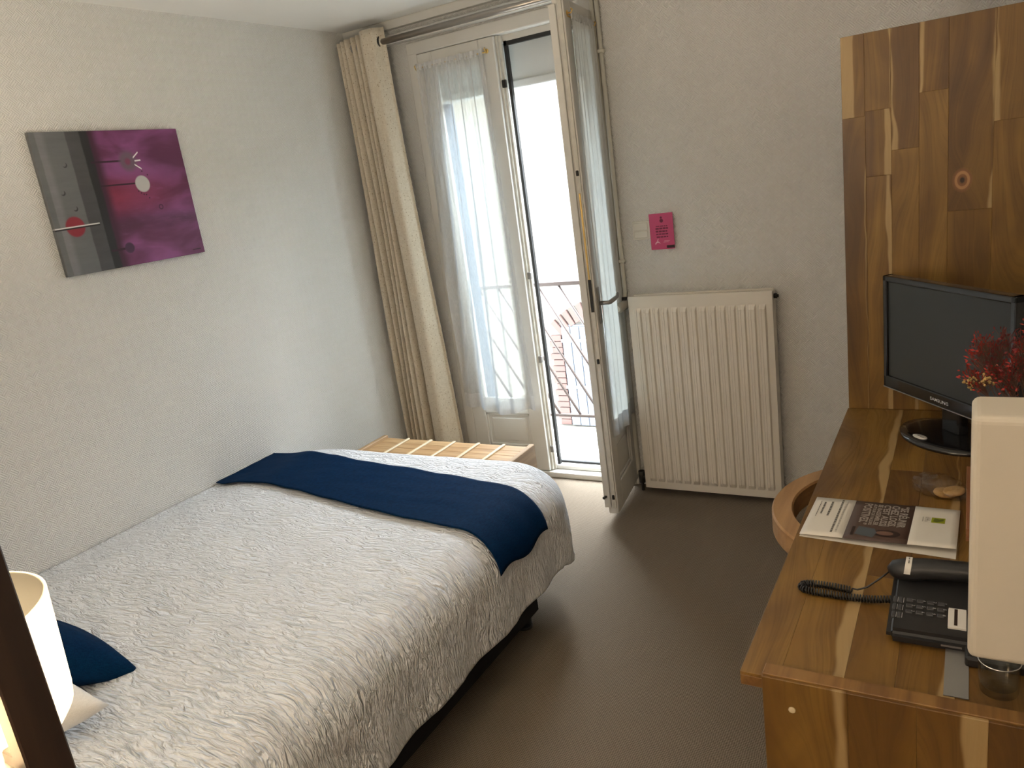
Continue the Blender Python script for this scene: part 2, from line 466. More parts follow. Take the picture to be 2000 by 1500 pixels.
class MB:
    """collects shapes in one bmesh; build() links ONE object"""
    def __init__(self):
        self.bm = bmesh.new()
    def _xf(self, vs, mat):
        if mat is not None: bmesh.ops.transform(self.bm, matrix=mat, verts=vs)
    def box(self, x0, x1, y0, y1, z0, z1, bev=0.0, seg=1, mat=None):
        r = bmesh.ops.create_cube(self.bm, size=1.0)
        vs = r['verts']
        for v in vs:
            v.co = Vector(((x0 + x1) / 2 + v.co.x * (x1 - x0), (y0 + y1) / 2 + v.co.y * (y1 - y0), (z0 + z1) / 2 + v.co.z * (z1 - z0)))
        if bev > 0:
            es = list({e for v in vs for e in v.link_edges})
            rr = bmesh.ops.bevel(self.bm, geom=es, offset=bev, segments=seg, affect='EDGES', profile=.5)
            vs = list({v for f in rr['faces'] for v in f.verts} | {v for v in vs if v.is_valid})
        self._xf(vs, mat)
        return vs
    def tube(self, pts, r, n=8, caps=True, closed=False):
        """round tube along a polyline; r number or list"""
        pts = [Vector(p) for p in pts]
        N = len(pts)
        rs = r if isinstance(r, (list, tuple)) else [r] * N
        up = Vector((0, 0, 1))
        prev = None; rings = []
        for i, p in enumerate(pts):
            if closed: d = pts[(i + 1) % N] - pts[i - 1]
            else: d = pts[min(i + 1, N - 1)] - pts[max(i - 1, 0)]
            d.normalize()
            if prev is None:
                a = d.cross(up)
                if a.length < 1e-3: a = d.cross(Vector((1, 0, 0)))
                a.normalize()
            else:
                a = prev - d * prev.dot(d)
                if a.length < 1e-6: a = d.orthogonal()
                a.normalize()
            prev = a; c = d.cross(a)
            rings.append([self.bm.verts.new(p + (a * math.cos(t) + c * math.sin(t)) * rs[i]) for t in [2 * math.pi * k / n for k in range(n)]])
        R = range(N if closed else N - 1)
        for i in R:
            A, B = rings[i], rings[(i + 1) % N]
            for k in range(n):
                f = self.bm.faces.new((A[k], A[(k + 1) % n], B[(k + 1) % n], B[k])); f.smooth = True
        if caps and not closed:
            self.bm.faces.new(rings[0][::-1]); self.bm.faces.new(rings[-1])
        return self
    def lathe(self, prof, c=(0, 0, 0), n=24, smooth=True, mat=None, sx=1.0, sy=1.0):
        """profile [(r,z)] about z"""
        rings = []; vs = []
        for r, z in prof:
            if r < 1e-6:
                v = self.bm.verts.new((c[0], c[1], c[2] + z)); rings.append([v]); vs.append(v)
            else:
                g = [self.bm.verts.new((c[0] + r * sx * math.cos(2 * math.pi * k / n), c[1] + r * sy * math.sin(2 * math.pi * k / n), c[2] + z)) for k in range(n)]
                rings.append(g); vs += g
        for A, B in zip(rings, rings[1:]):
            if len(A) == 1 and len(B) == 1: continue
            for k in range(n):
                k2 = (k + 1) % n
                if len(A) == 1: f = self.bm.faces.new((A[0], B[k2], B[k]))
                elif len(B) == 1: f = self.bm.faces.new((A[k], A[k2], B[0]))
                else: f = self.bm.faces.new((A[k], A[k2], B[k2], B[k]))
                f.smooth = smooth
        self._xf(vs, mat)
        return self
    def ball(self, c, r, seg=8, rings=6, sc=(1, 1, 1)):
        m = Matrix.Translation(c) @ Matrix.Diagonal((sc[0], sc[1], sc[2], 1))
        g = bmesh.ops.create_uvsphere(self.bm, u_segments=seg, v_segments=rings, radius=r, matrix=m)
        for v in g['verts']:
            for f in v.link_faces: f.smooth = True
        return self
    def poly(self, pts, thick=None, d=None):
        """flat polygon, optionally extruded by vector d"""
        vs = [self.bm.verts.new(p) for p in pts]
        f = self.bm.faces.new(vs)
        if d is not None:
            r = bmesh.ops.extrude_face_region(self.bm, geom=[f])
            bmesh.ops.translate(self.bm, verts=[v for v in r['geom'] if isinstance(v, bmesh.types.BMVert)], vec=d)
        return self
    def grid(self, fn, nu, nv, smooth=True, uvname=None, uvfn=None):
        V = [[self.bm.verts.new(fn(i / nu, j / nv)) for j in range(nv + 1)] for i in range(nu + 1)]
        uvl = self.bm.loops.layers.uv.new(uvname) if uvname else None
        for i in range(nu):
            for j in range(nv):
                f = self.bm.faces.new((V[i][j], V[i + 1][j], V[i + 1][j + 1], V[i][j + 1])); f.smooth = smooth
                if uvl:
                    for lp, (a, c) in zip(f.loops, ((i, j), (i + 1, j), (i + 1, j + 1), (i, j + 1))):
                        lp[uvl].uv = uvfn(a / nu, c / nv)
        return self
    def build(self, name, mat, parent=None, local=False, smooth=None, normals=True, origin=None):
        me = bpy.data.meshes.new(name)
        if normals: bmesh.ops.recalc_face_normals(self.bm, faces=self.bm.faces[:])
        org = Vector((0, 0, 0))
        if not local and parent is not None: org = WL[parent.name].copy()
        if origin is not None: org = Vector(origin)
        if org.length > 0: bmesh.ops.translate(self.bm, verts=self.bm.verts[:], vec=-org)
        if smooth is not None:
            for f in self.bm.faces: f.smooth = smooth
        self.bm.to_mesh(me); self.bm.free()
        me.materials.append(mat)
        o = bpy.data.objects.new(name, me); COL.objects.link(o)
        if parent is not None: o.parent = parent
        if origin is not None:
            o.location = org - (WL[parent.name] if parent is not None else Vector((0, 0, 0)))
        WL[o.name] = org
        return o

def box_part(name, mat, parent, dims, bev=0.0, local=False, seg=1):
    q = MB(); q.box(*dims, bev=bev, seg=seg)
    return q.build(name, mat, parent, local)

def solid(o, t, off=-1):
    md = o.modifiers.new('thick', 'SOLIDIFY'); md.thickness = t; md.offset = off
    return o

def text_mesh(body, size, xscale=1.0, bold=0.0):
    cu = bpy.data.curves.new('txt', 'FONT'); cu.body = body; cu.size = size
    cu.offset = bold; cu.resolution_u = 2; cu.extrude = .0001
    ob = bpy.data.objects.new('txt', cu); COL.objects.link(ob)
    dg = bpy.context.evaluated_depsgraph_get()
    me = bpy.data.meshes.new_from_object(ob.evaluated_get(dg))
    bpy.data.objects.remove(ob); bpy.data.curves.remove(cu)
    if xscale != 1.0:
        for v in me.vertices: v.co.x *= xscale
    return me

def text_part(name, me, mat, parent, matrix):
    me.materials.clear(); me.materials.append(mat)
    o = bpy.data.objects.new(name, me); COL.objects.link(o)
    o.parent = parent; o.matrix_local = matrix
    return o

# text meshes first, while the scene is small
LINES = ["\u201cSE R\u00c9UNIR", "CHEZ LOGIS,", "C\u2019EST AUSSI", "SE RASSEMBLER", "AUTOUR DE VALEURS", "POSITIVES.\u201d"]
TXT = [text_mesh(l, 1.0, 1.0, .03) for l in LINES]
TXT_LOGIS = text_mesh("LOGIS", 1.0); TXT_HOTELS = text_mesh("H\u00d4TELS", 1.0)
TXT_TV = text_mesh("SAMSUNG", 1.0, 1.25, .01)
KEYS = "123456789*0#"
TXT_KEYS = [text_mesh(k, 1.0) for k in KEYS]

XL, XR, YB, YH, YC, ZC = -2.804, 0.34, 3.41, 0.12, -1.9, 2.412   # left wall, right wall, back wall, head wall, corridor end, ceiling

# ------------------------------------------------------------------ room shell
def struct(name, q, mat, label, cat='room', origin=None):
    o = q.build(name, mat, None, origin=origin)
    tag(o, label, cat, kind='structure')
    return o
q = MB(); q.box(XL - .1, XR + .1, YC - .1, YB, -.06, 0)
struct('floor', q, M['carpet'], 'brown woven carpet covering the whole floor', 'floor')
q = MB(); q.box(XL - .1, XR + .1, YC - .1, YB + .3, ZC, ZC + .08)
struct('ceiling', q, M['ceiling'], 'plain white ceiling above the bed and door', 'ceiling')
q = MB(); q.box(XL - .1, XL, YH - .1, YB + .3, 0, ZC)
struct('wall_left', q, M['wall'], 'pale embossed wallpaper wall beside the bed with the painting', 'wall')
DX0, DX1, DZ = -2.43, -1.44, 2.27      # door hole in the back wall
q = MB()
q.box(XL - .1, DX0, YB, YB + .3, 0, ZC); q.box(DX1, XR + .1, YB, YB + .3, 0, ZC); q.box(DX0, DX1, YB, YB + .3, DZ, ZC)
struct('wall_back', q, M['wall'], 'wall with the balcony door and the radiator', 'wall')
q = MB(); q.box(XR, XR + .1, YC - .1, YB, 0, ZC)
struct('wall_right', q, M['wall'], 'wall behind the desk', 'wall')
q = MB(); q.box(XL, -.95, YH - .1, YH, 0, ZC); q.box(-.95, -.85, YC, YH, 0, ZC)
struct('wall_head', q, M['wall'], 'wall behind the head of the bed', 'wall')
q = MB(); q.box(-.95, XR, YC - .1, YC, 0, ZC)
struct('wall_rear', q, M['wall'], 'end wall of the entrance passage', 'wall')
q = MB(); q.box(XL, XL + .012, YH, YB, 0, .09, .003)
struct('baseboard_left', q, M['paint'], 'painted skirting along the bed wall', 'skirting')
q = MB(); q.box(DX1 + .07, XR, YB - .014, YB, 0, .045, .003)
struct('baseboard_back', q, M['paint'], 'low painted skirting below the radiator', 'skirting')
# shallow boxed lintel under the ceiling above the curtain rod
q = MB(); q.box(XL, DX1 + .5, YB - .035, YB, 2.372, ZC, .002); q.box(XL, DX1 + .06, YB - .05, YB, 2.30, 2.345, .006, 2)
struct('trim_1', q, M['paint'], 'painted moulding above the curtain rod', 'moulding')
# door casing: head with rounded moulding, jambs
q = MB()
q.box(DX0 - .01, DX0 + .05, YB - .012, YB + .08, 0, 2.285, .005, 2)
q.box(DX1 - .045, DX1 + .012, YB - .012, YB + .08, 0, 2.285, .005, 2)
q.box(DX0 - .008, DX1 + .010, YB - .0135, YB + .079, 2.232, 2.292, .006, 2)
q.box(DX0 + .05, DX1 - .045, YB + .045, YB + .075, 2.20, 2.235, .002)
struct('trim_2', q, M['paint'], 'painted frame of the balcony door', 'door frame')
q = MB(); q.box(DX0, DX1, YB - .018, YB + .07, 0, .032, .006, 2); q.box(DX0 + .05, DX1 - .045, YB + .03, YB + .3, .032, .055, .003)
struct('trim_3', q, M['paint'], 'low threshold under the balcony door', 'threshold')
q = MB()
q.box(-1.912, -1.897, YB + .042, YB + .062, .05, 2.205); q.box(-1.912, -1.50, YB + .042, YB + .062, 2.185, 2.203); q.box(-1.912, -1.49, YB + .072, YB + .09, .05, .066)
o = q.build('trim_4', M['seal'], None); tag(o, 'black rubber seal round the open half of the door', 'seal', kind='structure')

# ------------------------------------------------------------------ balcony door leaves
def leaf_parts(root, w, h, th, side, loc_local=True):
    """leaf in local space: x 0..w from hinge to free edge, y 0..-th towards room, z 0..h"""
    st, tr, br, mid = .085, .095, .13, .36
    gz0, gz1 = mid + .035, h - tr
    q = MB()
    q.box(0, st, -th, 0, 0, h, .004, 2); q.box(w - st, w, -th, 0, 0, h, .004, 2)
    q.box(st, w - st, -th, 0, h - tr, h, .003); q.box(st, w - st, -th, 0, 0, br, .003)
    q.box(st, w - st, -th, 0, mid - .04, mid + .035, .003)
    # beading round glass and panel
    for (a0, a1, z0, z1) in ((st, w - st, gz0, gz1), (st, w - st, br, mid - .04)):
        bw = .013
        q.box(a0, a0 + bw, -th + .006, -th + .02, z0, z1, .003); q.box(a1 - bw, a1, -th + .006, -th + .02, z0, z1, .003)
        q.box(a0, a1, -th + .006, -th + .02, z1 - bw, z1, .003); q.box(a0, a1, -th + .006, -th + .02, z0, z0 + bw, .003)
    f = q.build('leaf_frame', M['paint'], root, local=True)
    q = MB(); q.box(st, w - st, -th * .5 - .002, -th * .5 + .002, gz0, gz1)
    q.build('pane', M['glass'], root, local=True)
    q = MB(); q.box(st, w - st, -th + .014, -.012, br, mid - .04)
    q.box(st + .03, w - st - .03, -th + .010, -.012, br + .03, mid - .07, .003)
    q.build('lower_panel', M['paint'], root, local=True)
    return gz0, gz1

H = 2.195
dl = empty('door_1', (DX0 + .05, YB + .035, .035), 0, 'closed left leaf of the balcony door behind its voile', 'door', kind='structure')
leaf_parts(dl, .445, H, .047, 1)
# meeting edge of the closed leaf: rebates with worn paint and rollers
q = MB()
q.box(.445, .457, -.030, -.004, .0, H, .002); q.box(.447, .468, -.018, 0, 0, H, .002)
q.build('rebate', M['paint_old'], dl, local=True)
for z in (.12, .62, 1.06, 1.98):
    q = MB(); q.box(.452, .474, -.032, -.016, z - .018, z + .018, .003); q.build('lock_keep', M['dark_lock' if z > 1.5 else 'greymetal'], dl, local=True)

ang = math.atan2(2.98 - 3.40, -1.417 + 1.478)     # direction from hinge to free edge
dr = empty('door_2', (-1.478, YB - .006, .035), ang, 'open right leaf of the balcony door with grey lever handle', 'door', kind='structure')
# local x runs to the free edge; the room face looks to +x world, i.e. local +y
def leaf2(root, w, h, th):
    st, tr, br, mid = .085, .095, .13, .36
    gz0, gz1 = mid + .035, h - tr
    q = MB()
    q.box(0, st, 0, th, 0, h, .004, 2); q.box(w - st, w, 0, th, 0, h, .004, 2)
    q.box(st, w - st, 0, th, h - tr, h, .003); q.box(st, w - st, 0, th, 0, br, .003)
    q.box(st, w - st, 0, th, mid - .04, mid + .035, .003)
    for (a0, a1, z0, z1) in ((st, w - st, gz0, gz1), (st, w - st, br, mid - .04)):
        bw = .013
        q.box(a0, a0 + bw, th - .02, th - .006, z0, z1, .003); q.box(a1 - bw, a1, th - .02, th - .006, z0, z1, .003)
        q.box(a0, a1, th - .02, th - .006, z1 - bw, z1, .003); q.box(a0, a1, th - .02, th - .006, z0, z0 + bw, .003)
    q.build('leaf_frame', M['paint'], root, local=True)
    q = MB(); q.box(st, w - st, th * .5 - .002, th * .5 + .002, gz0, gz1); q.build('pane', M['glass'], root, local=True)
    q = MB(); q.box(st, w - st, .012, th - .014, br, mid - .04); q.box(st + .03, w - st - .03, .012, th - .010, br + .03, mid - .07, .003)
    q.build('lower_panel', M['paint'], root, local=True)
W2 = .425
leaf2(dr, W2, H, .047)
q = MB(); q.box(W2, W2 + .006, .022, .040, .03, H, .001); q.build('lock_strip', M['paint_old'], dr, local=True, )
q = MB(); q.box(W2, W2 + .012, -.014, .016, .035, H - .02, .003, 2); q.build('rebate', M['paint'], dr, local=True)
q = MB(); q.box(W2 + .0055, W2 + .008, .024, .038, .95, 1.09, .001); q.build('lock_case', M['dark_lock'], dr, local=True)
q = MB(); q.box(W2 + .0055, W2 + .0075, .026, .034, 1.09, 1.45, .001); q.build('lock_bar', M['brass'], dr, local=True)
for z in (.075, .72, 1.52):
    q = MB(); q.box(W2 + .0055, W2 + .012, .025, .036, z, z + .022, .002); q.build('roller_bolt', M['dark_lock'], dr, local=True)
q = MB(); q.tube([(W2 + .004, .0, .09), (W2 + .03, -.01, .09)], .006, 8); q.build('bottom_bolt', M['dark_lock'], dr, local=True)
# lever handle on the room face
hz = .97
q = MB(); q.box(W2 - .055, W2 - .022, .047, .053, hz - .08, hz + .08, .004, 2); hp = q.build('handle_plate', M['greymetal'], dr, local=True)
q = MB(); q.tube([(W2 - .038, .052, hz + .01), (W2 - .038, .092, hz + .01), (W2 - .045, .098, hz + .011), (W2 - .10, .100, hz + .012), (W2 - .14, .104, hz + .016), (W2 - .152, .104, hz + .030)],
             [.009, .009, .010, .010, .009, .006], 10)
q.build('handle', M['greymetal'], dr, local=True)

# ------------------------------------------------------------------ voile curtains on the leaves
def voile(name, label, x0, x1, zt, zb, mat4, depth, seed, flare=0.0, puff=0.0, amp=1.0, mt='sheer'):
    """local x across, local y out of the leaf"""
    root = empty(name, (0, 0, 0), 0, label, 'curtain', 'voile curtains on the balcony door')
    root.matrix_world = mat4
    rnd = random.Random(seed)
    ph = [rnd.uniform(0, 6.28) for _ in range(6)]
    def prof(u, v):
        k = 1.0 - .25 * v
        a = .5 + .5 * v
        d = .014 * math.sin(u * 38 * k + ph[0] + .6 * math.sin(v * 2 + ph[1])) * a + .007 * math.sin(u * 17 + ph[2]) * (v ** .6) + .003 * math.sin(u * 90 + ph[3]) * (1 - v)
        return depth + d * amp
    def fn(u, v):
        z = zt + (zb - zt) * v
        xx = x0 + (x1 - x0) * u + (u - .5) * flare * v
        z -= puff * v * math.exp(-((u - .42) / .22) ** 2)
        return Vector((xx, prof(u, v) + puff * .8 * v * math.exp(-((u - .42) / .25) ** 2), z))
    hemv = .955
    q = MB(); q.grid(lambda u, v: fn(u, v * hemv), 90, 40); q.build('cloth', M[mt], root, local=True, normals=False)
    q = MB(); q.grid(lambda u, v: fn(u, hemv + v * (1 - hemv)), 90, 4); q.build('hem', M['sheer_hem'], root, local=True, normals=False)
    q = MB(); q.grid(lambda u, v: fn(u, 0) + Vector((0, .004 * math.sin(u * 120), .018 - .03 * v + .002 * math.sin(u * 140))), 110, 3); q.build('heading', M['sheer_hem'], root, local=True, normals=False)
    q = MB(); q.tube([(x0 - .012, depth - .010, zt), (x1 + .012, depth - .010, zt)], .003, 8); q.build('curtain_wire', M['brass'], root, local=True)
    return root
# left leaf: room side is -y, so use a frame turned round z by 180 degrees
wl, wr = DX0 + .05, DX0 + .05 + .445
mL = Matrix.Translation((-2.19, YB - .014, 0)) @ Matrix.Rotation(math.pi, 4, 'Z')
v1 = voile('voile_curtain', 'sheer white voile hanging over the closed left door leaf', -.205, .182, 2.165, .395, mL, .022, 3, flare=.07, puff=.03)
mR = Matrix.Translation((-1.478, YB - .006, 0)) @ Matrix.Rotation(ang, 4, 'Z')
v2 = voile('voile_curtain', 'sheer white voile on the open right door leaf beside the radiator', .045, .375, 2.165, .395, mR, .058, 8, flare=.03, puff=.01, amp=.45, mt='sheer_lit')
def hook(root_m, x, z, y0, label):
    o = empty('curtain_hook', (0, 0, 0), 0, label, 'hook')
    o.matrix_world = root_m
    q = MB(); q.lathe([(0, 0), (.010, .001), (.011, .004), (.004, .006)], n=14, mat=Matrix.Translation((x, y0, z)) @ Matrix.Rotation(-math.pi / 2, 4, 'X')); q.build('rose', M['brass'], o, local=True)
    q = MB(); q.tube([(x, y0 + .004, z), (x, y0 + .018, z - .002), (x, y0 + .024, z + .008), (x, y0 + .018, z + .014)], .003, 8); q.build('hook_arm', M['brass'], o, local=True)
    return o
hook(mL, -.215, 2.17, -.002, 'brass hook right of the voile on the closed door leaf')
hook(mL, .195, 2.165, -.002, 'brass hook left of the voile on the closed door leaf')
hook(mR, .392, 2.175, .047, 'brass hook near the free edge of the open door leaf')
hook(mR, .05, 2.165, .047, 'brass hook near the hinges of the open door leaf')

# ------------------------------------------------------------------ curtain rod and linen curtain
RY, RZ = YB - .105, 2.308
rod = empty('curtain_rod', (-2.1, RY, RZ), 0, 'brushed metal curtain rod under the ceiling', 'curtain rod')
q = MB(); q.tube([(-2.74, RY, RZ), (-1.22, RY, RZ)], .0145, 14); q.build('pole', M['steel'], rod)
for x in (-2.745, -1.215):
    q = MB(); q.ball((x, RY, RZ), .024, 14, 10); q.build('finial', M['steel'], rod)
for x in (-2.70, -1.28):
    q = MB(); q.tube([(x, YB, RZ), (x, RY, RZ)], .007, 8); q.lathe([(0, 0), (.025, 0), (.025, .006), (0, .006)], n=14, mat=Matrix.Translation((x, YB, RZ)) @ Matrix.Rotation(math.pi / 2, 4, 'X')); q.build('bracket', M['steel'], rod)
cur = empty('linen_curtain', (-2.65, RY, 0), 0, 'beige speckled linen curtain gathered left of the balcony door', 'curtain')
def curtain_fn(u, v):
    # narrow pleats on the left, then one broad flap facing the room
    L = -2.785 + .010 * math.sin(v * 5); Rr = -2.488 + .062 * v ** 1.2
    us_ = .60
    mid = L + (Rr - L) * (.50 + .03 * math.sin(v * 4))
    amp = .036 + .008 * v
    if u < us_:
        t = u / us_; ph = t * 5 * 2 * math.pi
        x = L + (mid - L) * t + .010 * math.cos(ph + v * .8)
        y = RY + amp * math.sin(ph + .4 * math.sin(v * 3 + t * 5)) + .006 * math.sin(v * 6 + t * 9)
    else:
        t = (u - us_) / (1 - us_)
        x0_ = L + (mid - L) + .010 * math.cos(10 * math.pi + v * .8)
        x = x0_ + (Rr - x0_) * t
        e = RY + amp * math.sin(.4 * math.sin(v * 3 + 5)) + .006 * math.sin(v * 6 + 9)
        y = e - (.055 + .01 * v) * math.sin(math.pi * min(1, t * 1.12)) ** .8 + .05 * max(0, t - .72) + .004 * math.sin(t * 14 + v * 3)
    z = 2.375 + (.03 - 2.375) * v - .030 * (1 - u) * (1 - v)
    return Vector((x, y, z))
q = MB(); q.grid(curtain_fn, 150, 70); o = q.build('curtain_cloth', M['linen'], cur, normals=False); solid(o, .002, 0)
for i in range(6):
    u = .03 + i * .105
    p = curtain_fn(u, .02)
    q = MB()
    pts = [(p.x + .004, RY + .023 * math.cos(t), RZ + .023 * math.sin(t)) for t in [2 * math.pi * k / 18 for k in range(18)]]
    q.tube(pts, .005, 6, closed=True); q.build('eyelet', M['greymetal'], cur)
q = MB(); pts = [(-2.512, RY + .026 * math.cos(t), RZ + .030 * math.sin(t)) for t in [2 * math.pi * k / 18 for k in range(18)]]
q.tube(pts, .0065, 8, closed=True); q.build('eyelet', M['dark_lock'], cur)

# ------------------------------------------------------------------ heating pipes and radiator
hp_ = empty('heating_pipe', (-1.408, YB - .03, 0), 0, 'thin painted heating pipe running down beside the door frame', 'pipe')
q = MB(); q.tube([(-1.398, YB - .022, ZC), (-1.398, YB - .022, 1.0), (-1.398, YB - .03, .965), (-1.398, YB - .055, .95)], .010, 10); q.build('pipe', M['lime'], hp_)
for z in (2.06, 1.14):
    q = MB(); q.tube([(-1.398, YB, z), (-1.398, YB - .03, z)], .005, 8); q.box(-1.412, -1.384, YB - .036, YB - .010, z - .008, z + .008, .003); q.build('pipe_clip', M['lime'], hp_)
hp2 = empty('heating_pipe', (-1.43, YB - .03, 0), 0, 'wider boxed pipe cover touching the door frame', 'pipe')
q = MB(); q.box(-1.432, -1.412, YB - .028, YB - .0, .06, ZC, .005, 2); q.build('cover', M['lime'], hp2)

rad = empty('radiator', (-1.03, 3.33, .02), 0, 'cream ribbed panel radiator on the wall right of the balcony door', 'radiator')
rx0, rx1, rz0, rz1, ry = -1.352, -.708, .035, .985, 3.30
def rad_fn(u, v):
    x = rx0 + (rx1 - rx0) * u; z = rz0 + (rz1 - rz0) * v
    N = 14
    t = (u * (rx1 - rx0) - .022) / ((rx1 - rx0 - .044) / N)
    d = 0.0
    if 0 < t < N:
        fz = min(1, max(0, (z - rz0 - .035) / .02)) * min(1, max(0, (rz1 - .055 - z) / .02))
        fr = t % 1.0
        c = abs(fr - .5)
        d = max(0, min(1, (.40 - c) / .12)) * .011 * fz
        if c < .07: d -= .0018 * fz
    return Vector((x, ry - d, z))
q = MB()
us = sorted(set([0, 1] + [round((.022 + (rx1 - rx0 - .044) / 14 * (i + f)) / (rx1 - rx0), 6) for i in range(14) for f in (0, .1, .22, .42, .44, .56, .58, .78, .9)] + [(rx1 - rx0 - .022) / (rx1 - rx0)]))
vsn = [0, .02, .037, .047, .058, .07, .3, .6, .9, .92, .93, .942, .96, 1]
V = [[q.bm.verts.new(rad_fn(u, v)) for v in vsn] for u in us]
for i in range(len(us) - 1):
    for j in range(len(vsn) - 1):
        q.bm.faces.new((V[i][j], V[i + 1][j], V[i + 1][j + 1], V[i][j + 1]))
o = q.build('front_panel', M['radiator'], rad, normals=False)
q = MB(); q.box(rx0, rx1, ry + .0005, ry + .012, rz0, rz1, .003); q.box(rx0 + .004, rx1 - .004, ry + .06, ry + .074, rz0, rz1, .003); q.build('back_panel', M['radiator'], rad)
for a_ in (rx0 + .001, rx1 - .006):
    q = MB(); q.box(a_, a_ + .005, ry + .005, ry + .07, rz0 + .01, rz1 - .005, .001); q.build('side_cover', M['radiator'], rad)
q = MB()
for k in range(40):
    x = rx0 + .02 + k * (rx1 - rx0 - .04) / 39
    q.box(x - .001, x + .001, ry + .012, ry + .06, rz0 + .03, rz1 - .008)
q.build('convector_fins', M['radiator'], rad)['kind'] = 'stuff'
for x in (rx0 + .12, rx1 - .12):
    for za, zb_ in ((rz1 - .2, rz1 - .1), (rz0 + .08, rz0 + .16)):
        q = MB(); q.box(x - .015, x + .015, ry + .074, YB - .0005, za, zb_); q.build('wall_bracket', M['radiator'], rad)
q = MB(); q.tube([(rx1 - .002, ry + .04, .955), (rx1 + .012, ry + .04, .955)], .011, 12); q.tube([(rx1 + .010, ry + .04, .955), (rx1 + .018, ry + .04, .955)], .007, 8); q.build('bleed_plug', M['dark_lock'], rad)
# thermostatic valve: head, body, tail
q = MB(); q.tube([(-1.398, 3.355, .95), (-1.375, 3.345, .95), (rx0 + .004, ry + .03, .95)], .012, 10); q.tube([(-1.388, 3.35, .93), (-1.388, 3.35, .975)], .014, 8); q.build('valve_body', M['dark_lock'], rad)
vd = Vector((-.30, -.93, -.16)).normalized(); vp = Vector((-1.366, 3.335, .952))
q = MB()
q.tube([vp, vp + vd * .02, vp + vd * .022, vp + vd * .07, vp + vd * .078, vp + vd * .080], [.015, .018, .022, .0235, .021, .017], 18); q.build('thermostat_head', M['thermo'], rad)
q = MB(); q.tube([vp + vd * .0795, vp + vd * .0815], [.0155, .0150], 18); q.build('thermostat_cap', M['switch'], rad)
q = MB(); q.tube([(rx0 + .005, ry + .035, .075), (-1.375, ry + .035, .075), (-1.39, ry + .04, .075)], .013, 10); q.tube([(-1.383, ry + .035, .045), (-1.383, ry + .035, .105)], .016, 10)
q.tube([(-1.385, ry + .04, .05), (-1.385, ry + .04, .0)], .008, 8); q.build('lockshield_valve', M['dark_lock'], rad)

# ------------------------------------------------------------------ light switch and pink sign
sw = empty('light_switch', (-1.295, YB, 1.27), 0, 'cream double light switch plate beside the pink sign', 'switch')
box_part('plate', M['switch'], sw, (-1.337, -1.252, YB - .009, YB, 1.229, 1.314), .004, seg=2)
box_part('rocker', M['switch'], sw, (-1.329, -1.262, YB - .013, YB - .008, 1.272, 1.306), .002)
box_part('rocker', M['switch'], sw, (-1.329, -1.262, YB - .015, YB - .008, 1.237, 1.269), .003)
sg = empty('wall_sign', (-1.195, YB, 1.26), 0, 'small pink card sign with dark text and white leaping animal', 'sign')
S0, S1, T0, T1 = -1.2495, -1.139, 1.180, 1.341
box_part('card', M['pink'], sg, (S0, S1, YB - .019, YB - .016, T0, T1))
box_part('card_backing', M['switch'], sg, (S0 + .02, S1 - .02, YB - .016, YB, T0 + .03, T1 - .03))
yf = YB - .0194
def flat(name, mat, parent, polys):
    q = MB()
    for p in polys: q.poly([(x, yf, z) for x, z in p], d=Vector((0, .0003, 0)))
    return q.build(name, mat, parent)
def rect(x0, x1, z0, z1): return [(x0, z0), (x1, z0), (x1, z1), (x0, z1)]
def disc2(cx, cz, r, n=14, sz=1.0): return [(cx + r * math.cos(2 * math.pi * k / n), cz + sz * r * math.sin(2 * math.pi * k / n)) for k in range(n)]
cxs = (S0 + S1) / 2
flat('emblem', M['pinkdark'], sg, [disc2(cxs + .001, 1.322, .005), disc2(cxs + .002, 1.308, .0085)])
words = []
rl = random.Random(2)
for i, (wd, hh) in enumerate(((.056, .0040), (.060, .0075), (.060, .0075), (.058, .006), (.056, .006))):
    z = 1.284 - i * .0125 + (0.002 if i else 0); x = cxs - wd / 2 + .002
    while x < cxs + wd / 2 - .004:
        l = min(rl.uniform(.007, .017), cxs + wd / 2 - x); words.append(rect(x, x + l, z - hh / 2, z + hh / 2)); x += l + .0022
flat('text_block', M['pinkdark'], sg, words)
ax, az = -1.222, 1.212
flat('leaping_animal', M['pinkpale'], sg, [[(ax - .008, az - .006), (ax - .004, az), (ax + .003, az + .006), (ax + .010, az + .004), (ax + .020, az - .008), (ax + .014, az - .003), (ax + .008, az - .001), (ax, az - .002), (ax - .004, az - .010)],
     [(ax + .002, az + .008), (ax + .010, az + .018), (ax + .007, az + .007)]])
flat('small_print', M['pinkpale'], sg, [rect(-1.186, -1.160, 1.216, 1.2175), rect(-1.190, -1.166, 1.211, 1.2123)])
flat('corner_label', M['signblack'], sg, [rect(-1.176, S1, T0 + .004, T0 + .017)])

# ------------------------------------------------------------------ painting on the left wall
pt = empty('painting', (XL + .02, 1.612, 1.462), 0, 'unframed square canvas with grey bands and purple field of round flowers', 'painting')
q = MB(); q.box(0, .602, 0, .500, -.018, 0, .0015)
o = q.build('canvas', M['canvas'], pt, local=True)
# local x -> world +y, local y -> world +z, local z -> world +x
o.matrix_local = Matrix(((0, 0, 1, 0), (1, 0, 0, 0), (0, 1, 0, 0), (0, 0, 0, 1)))

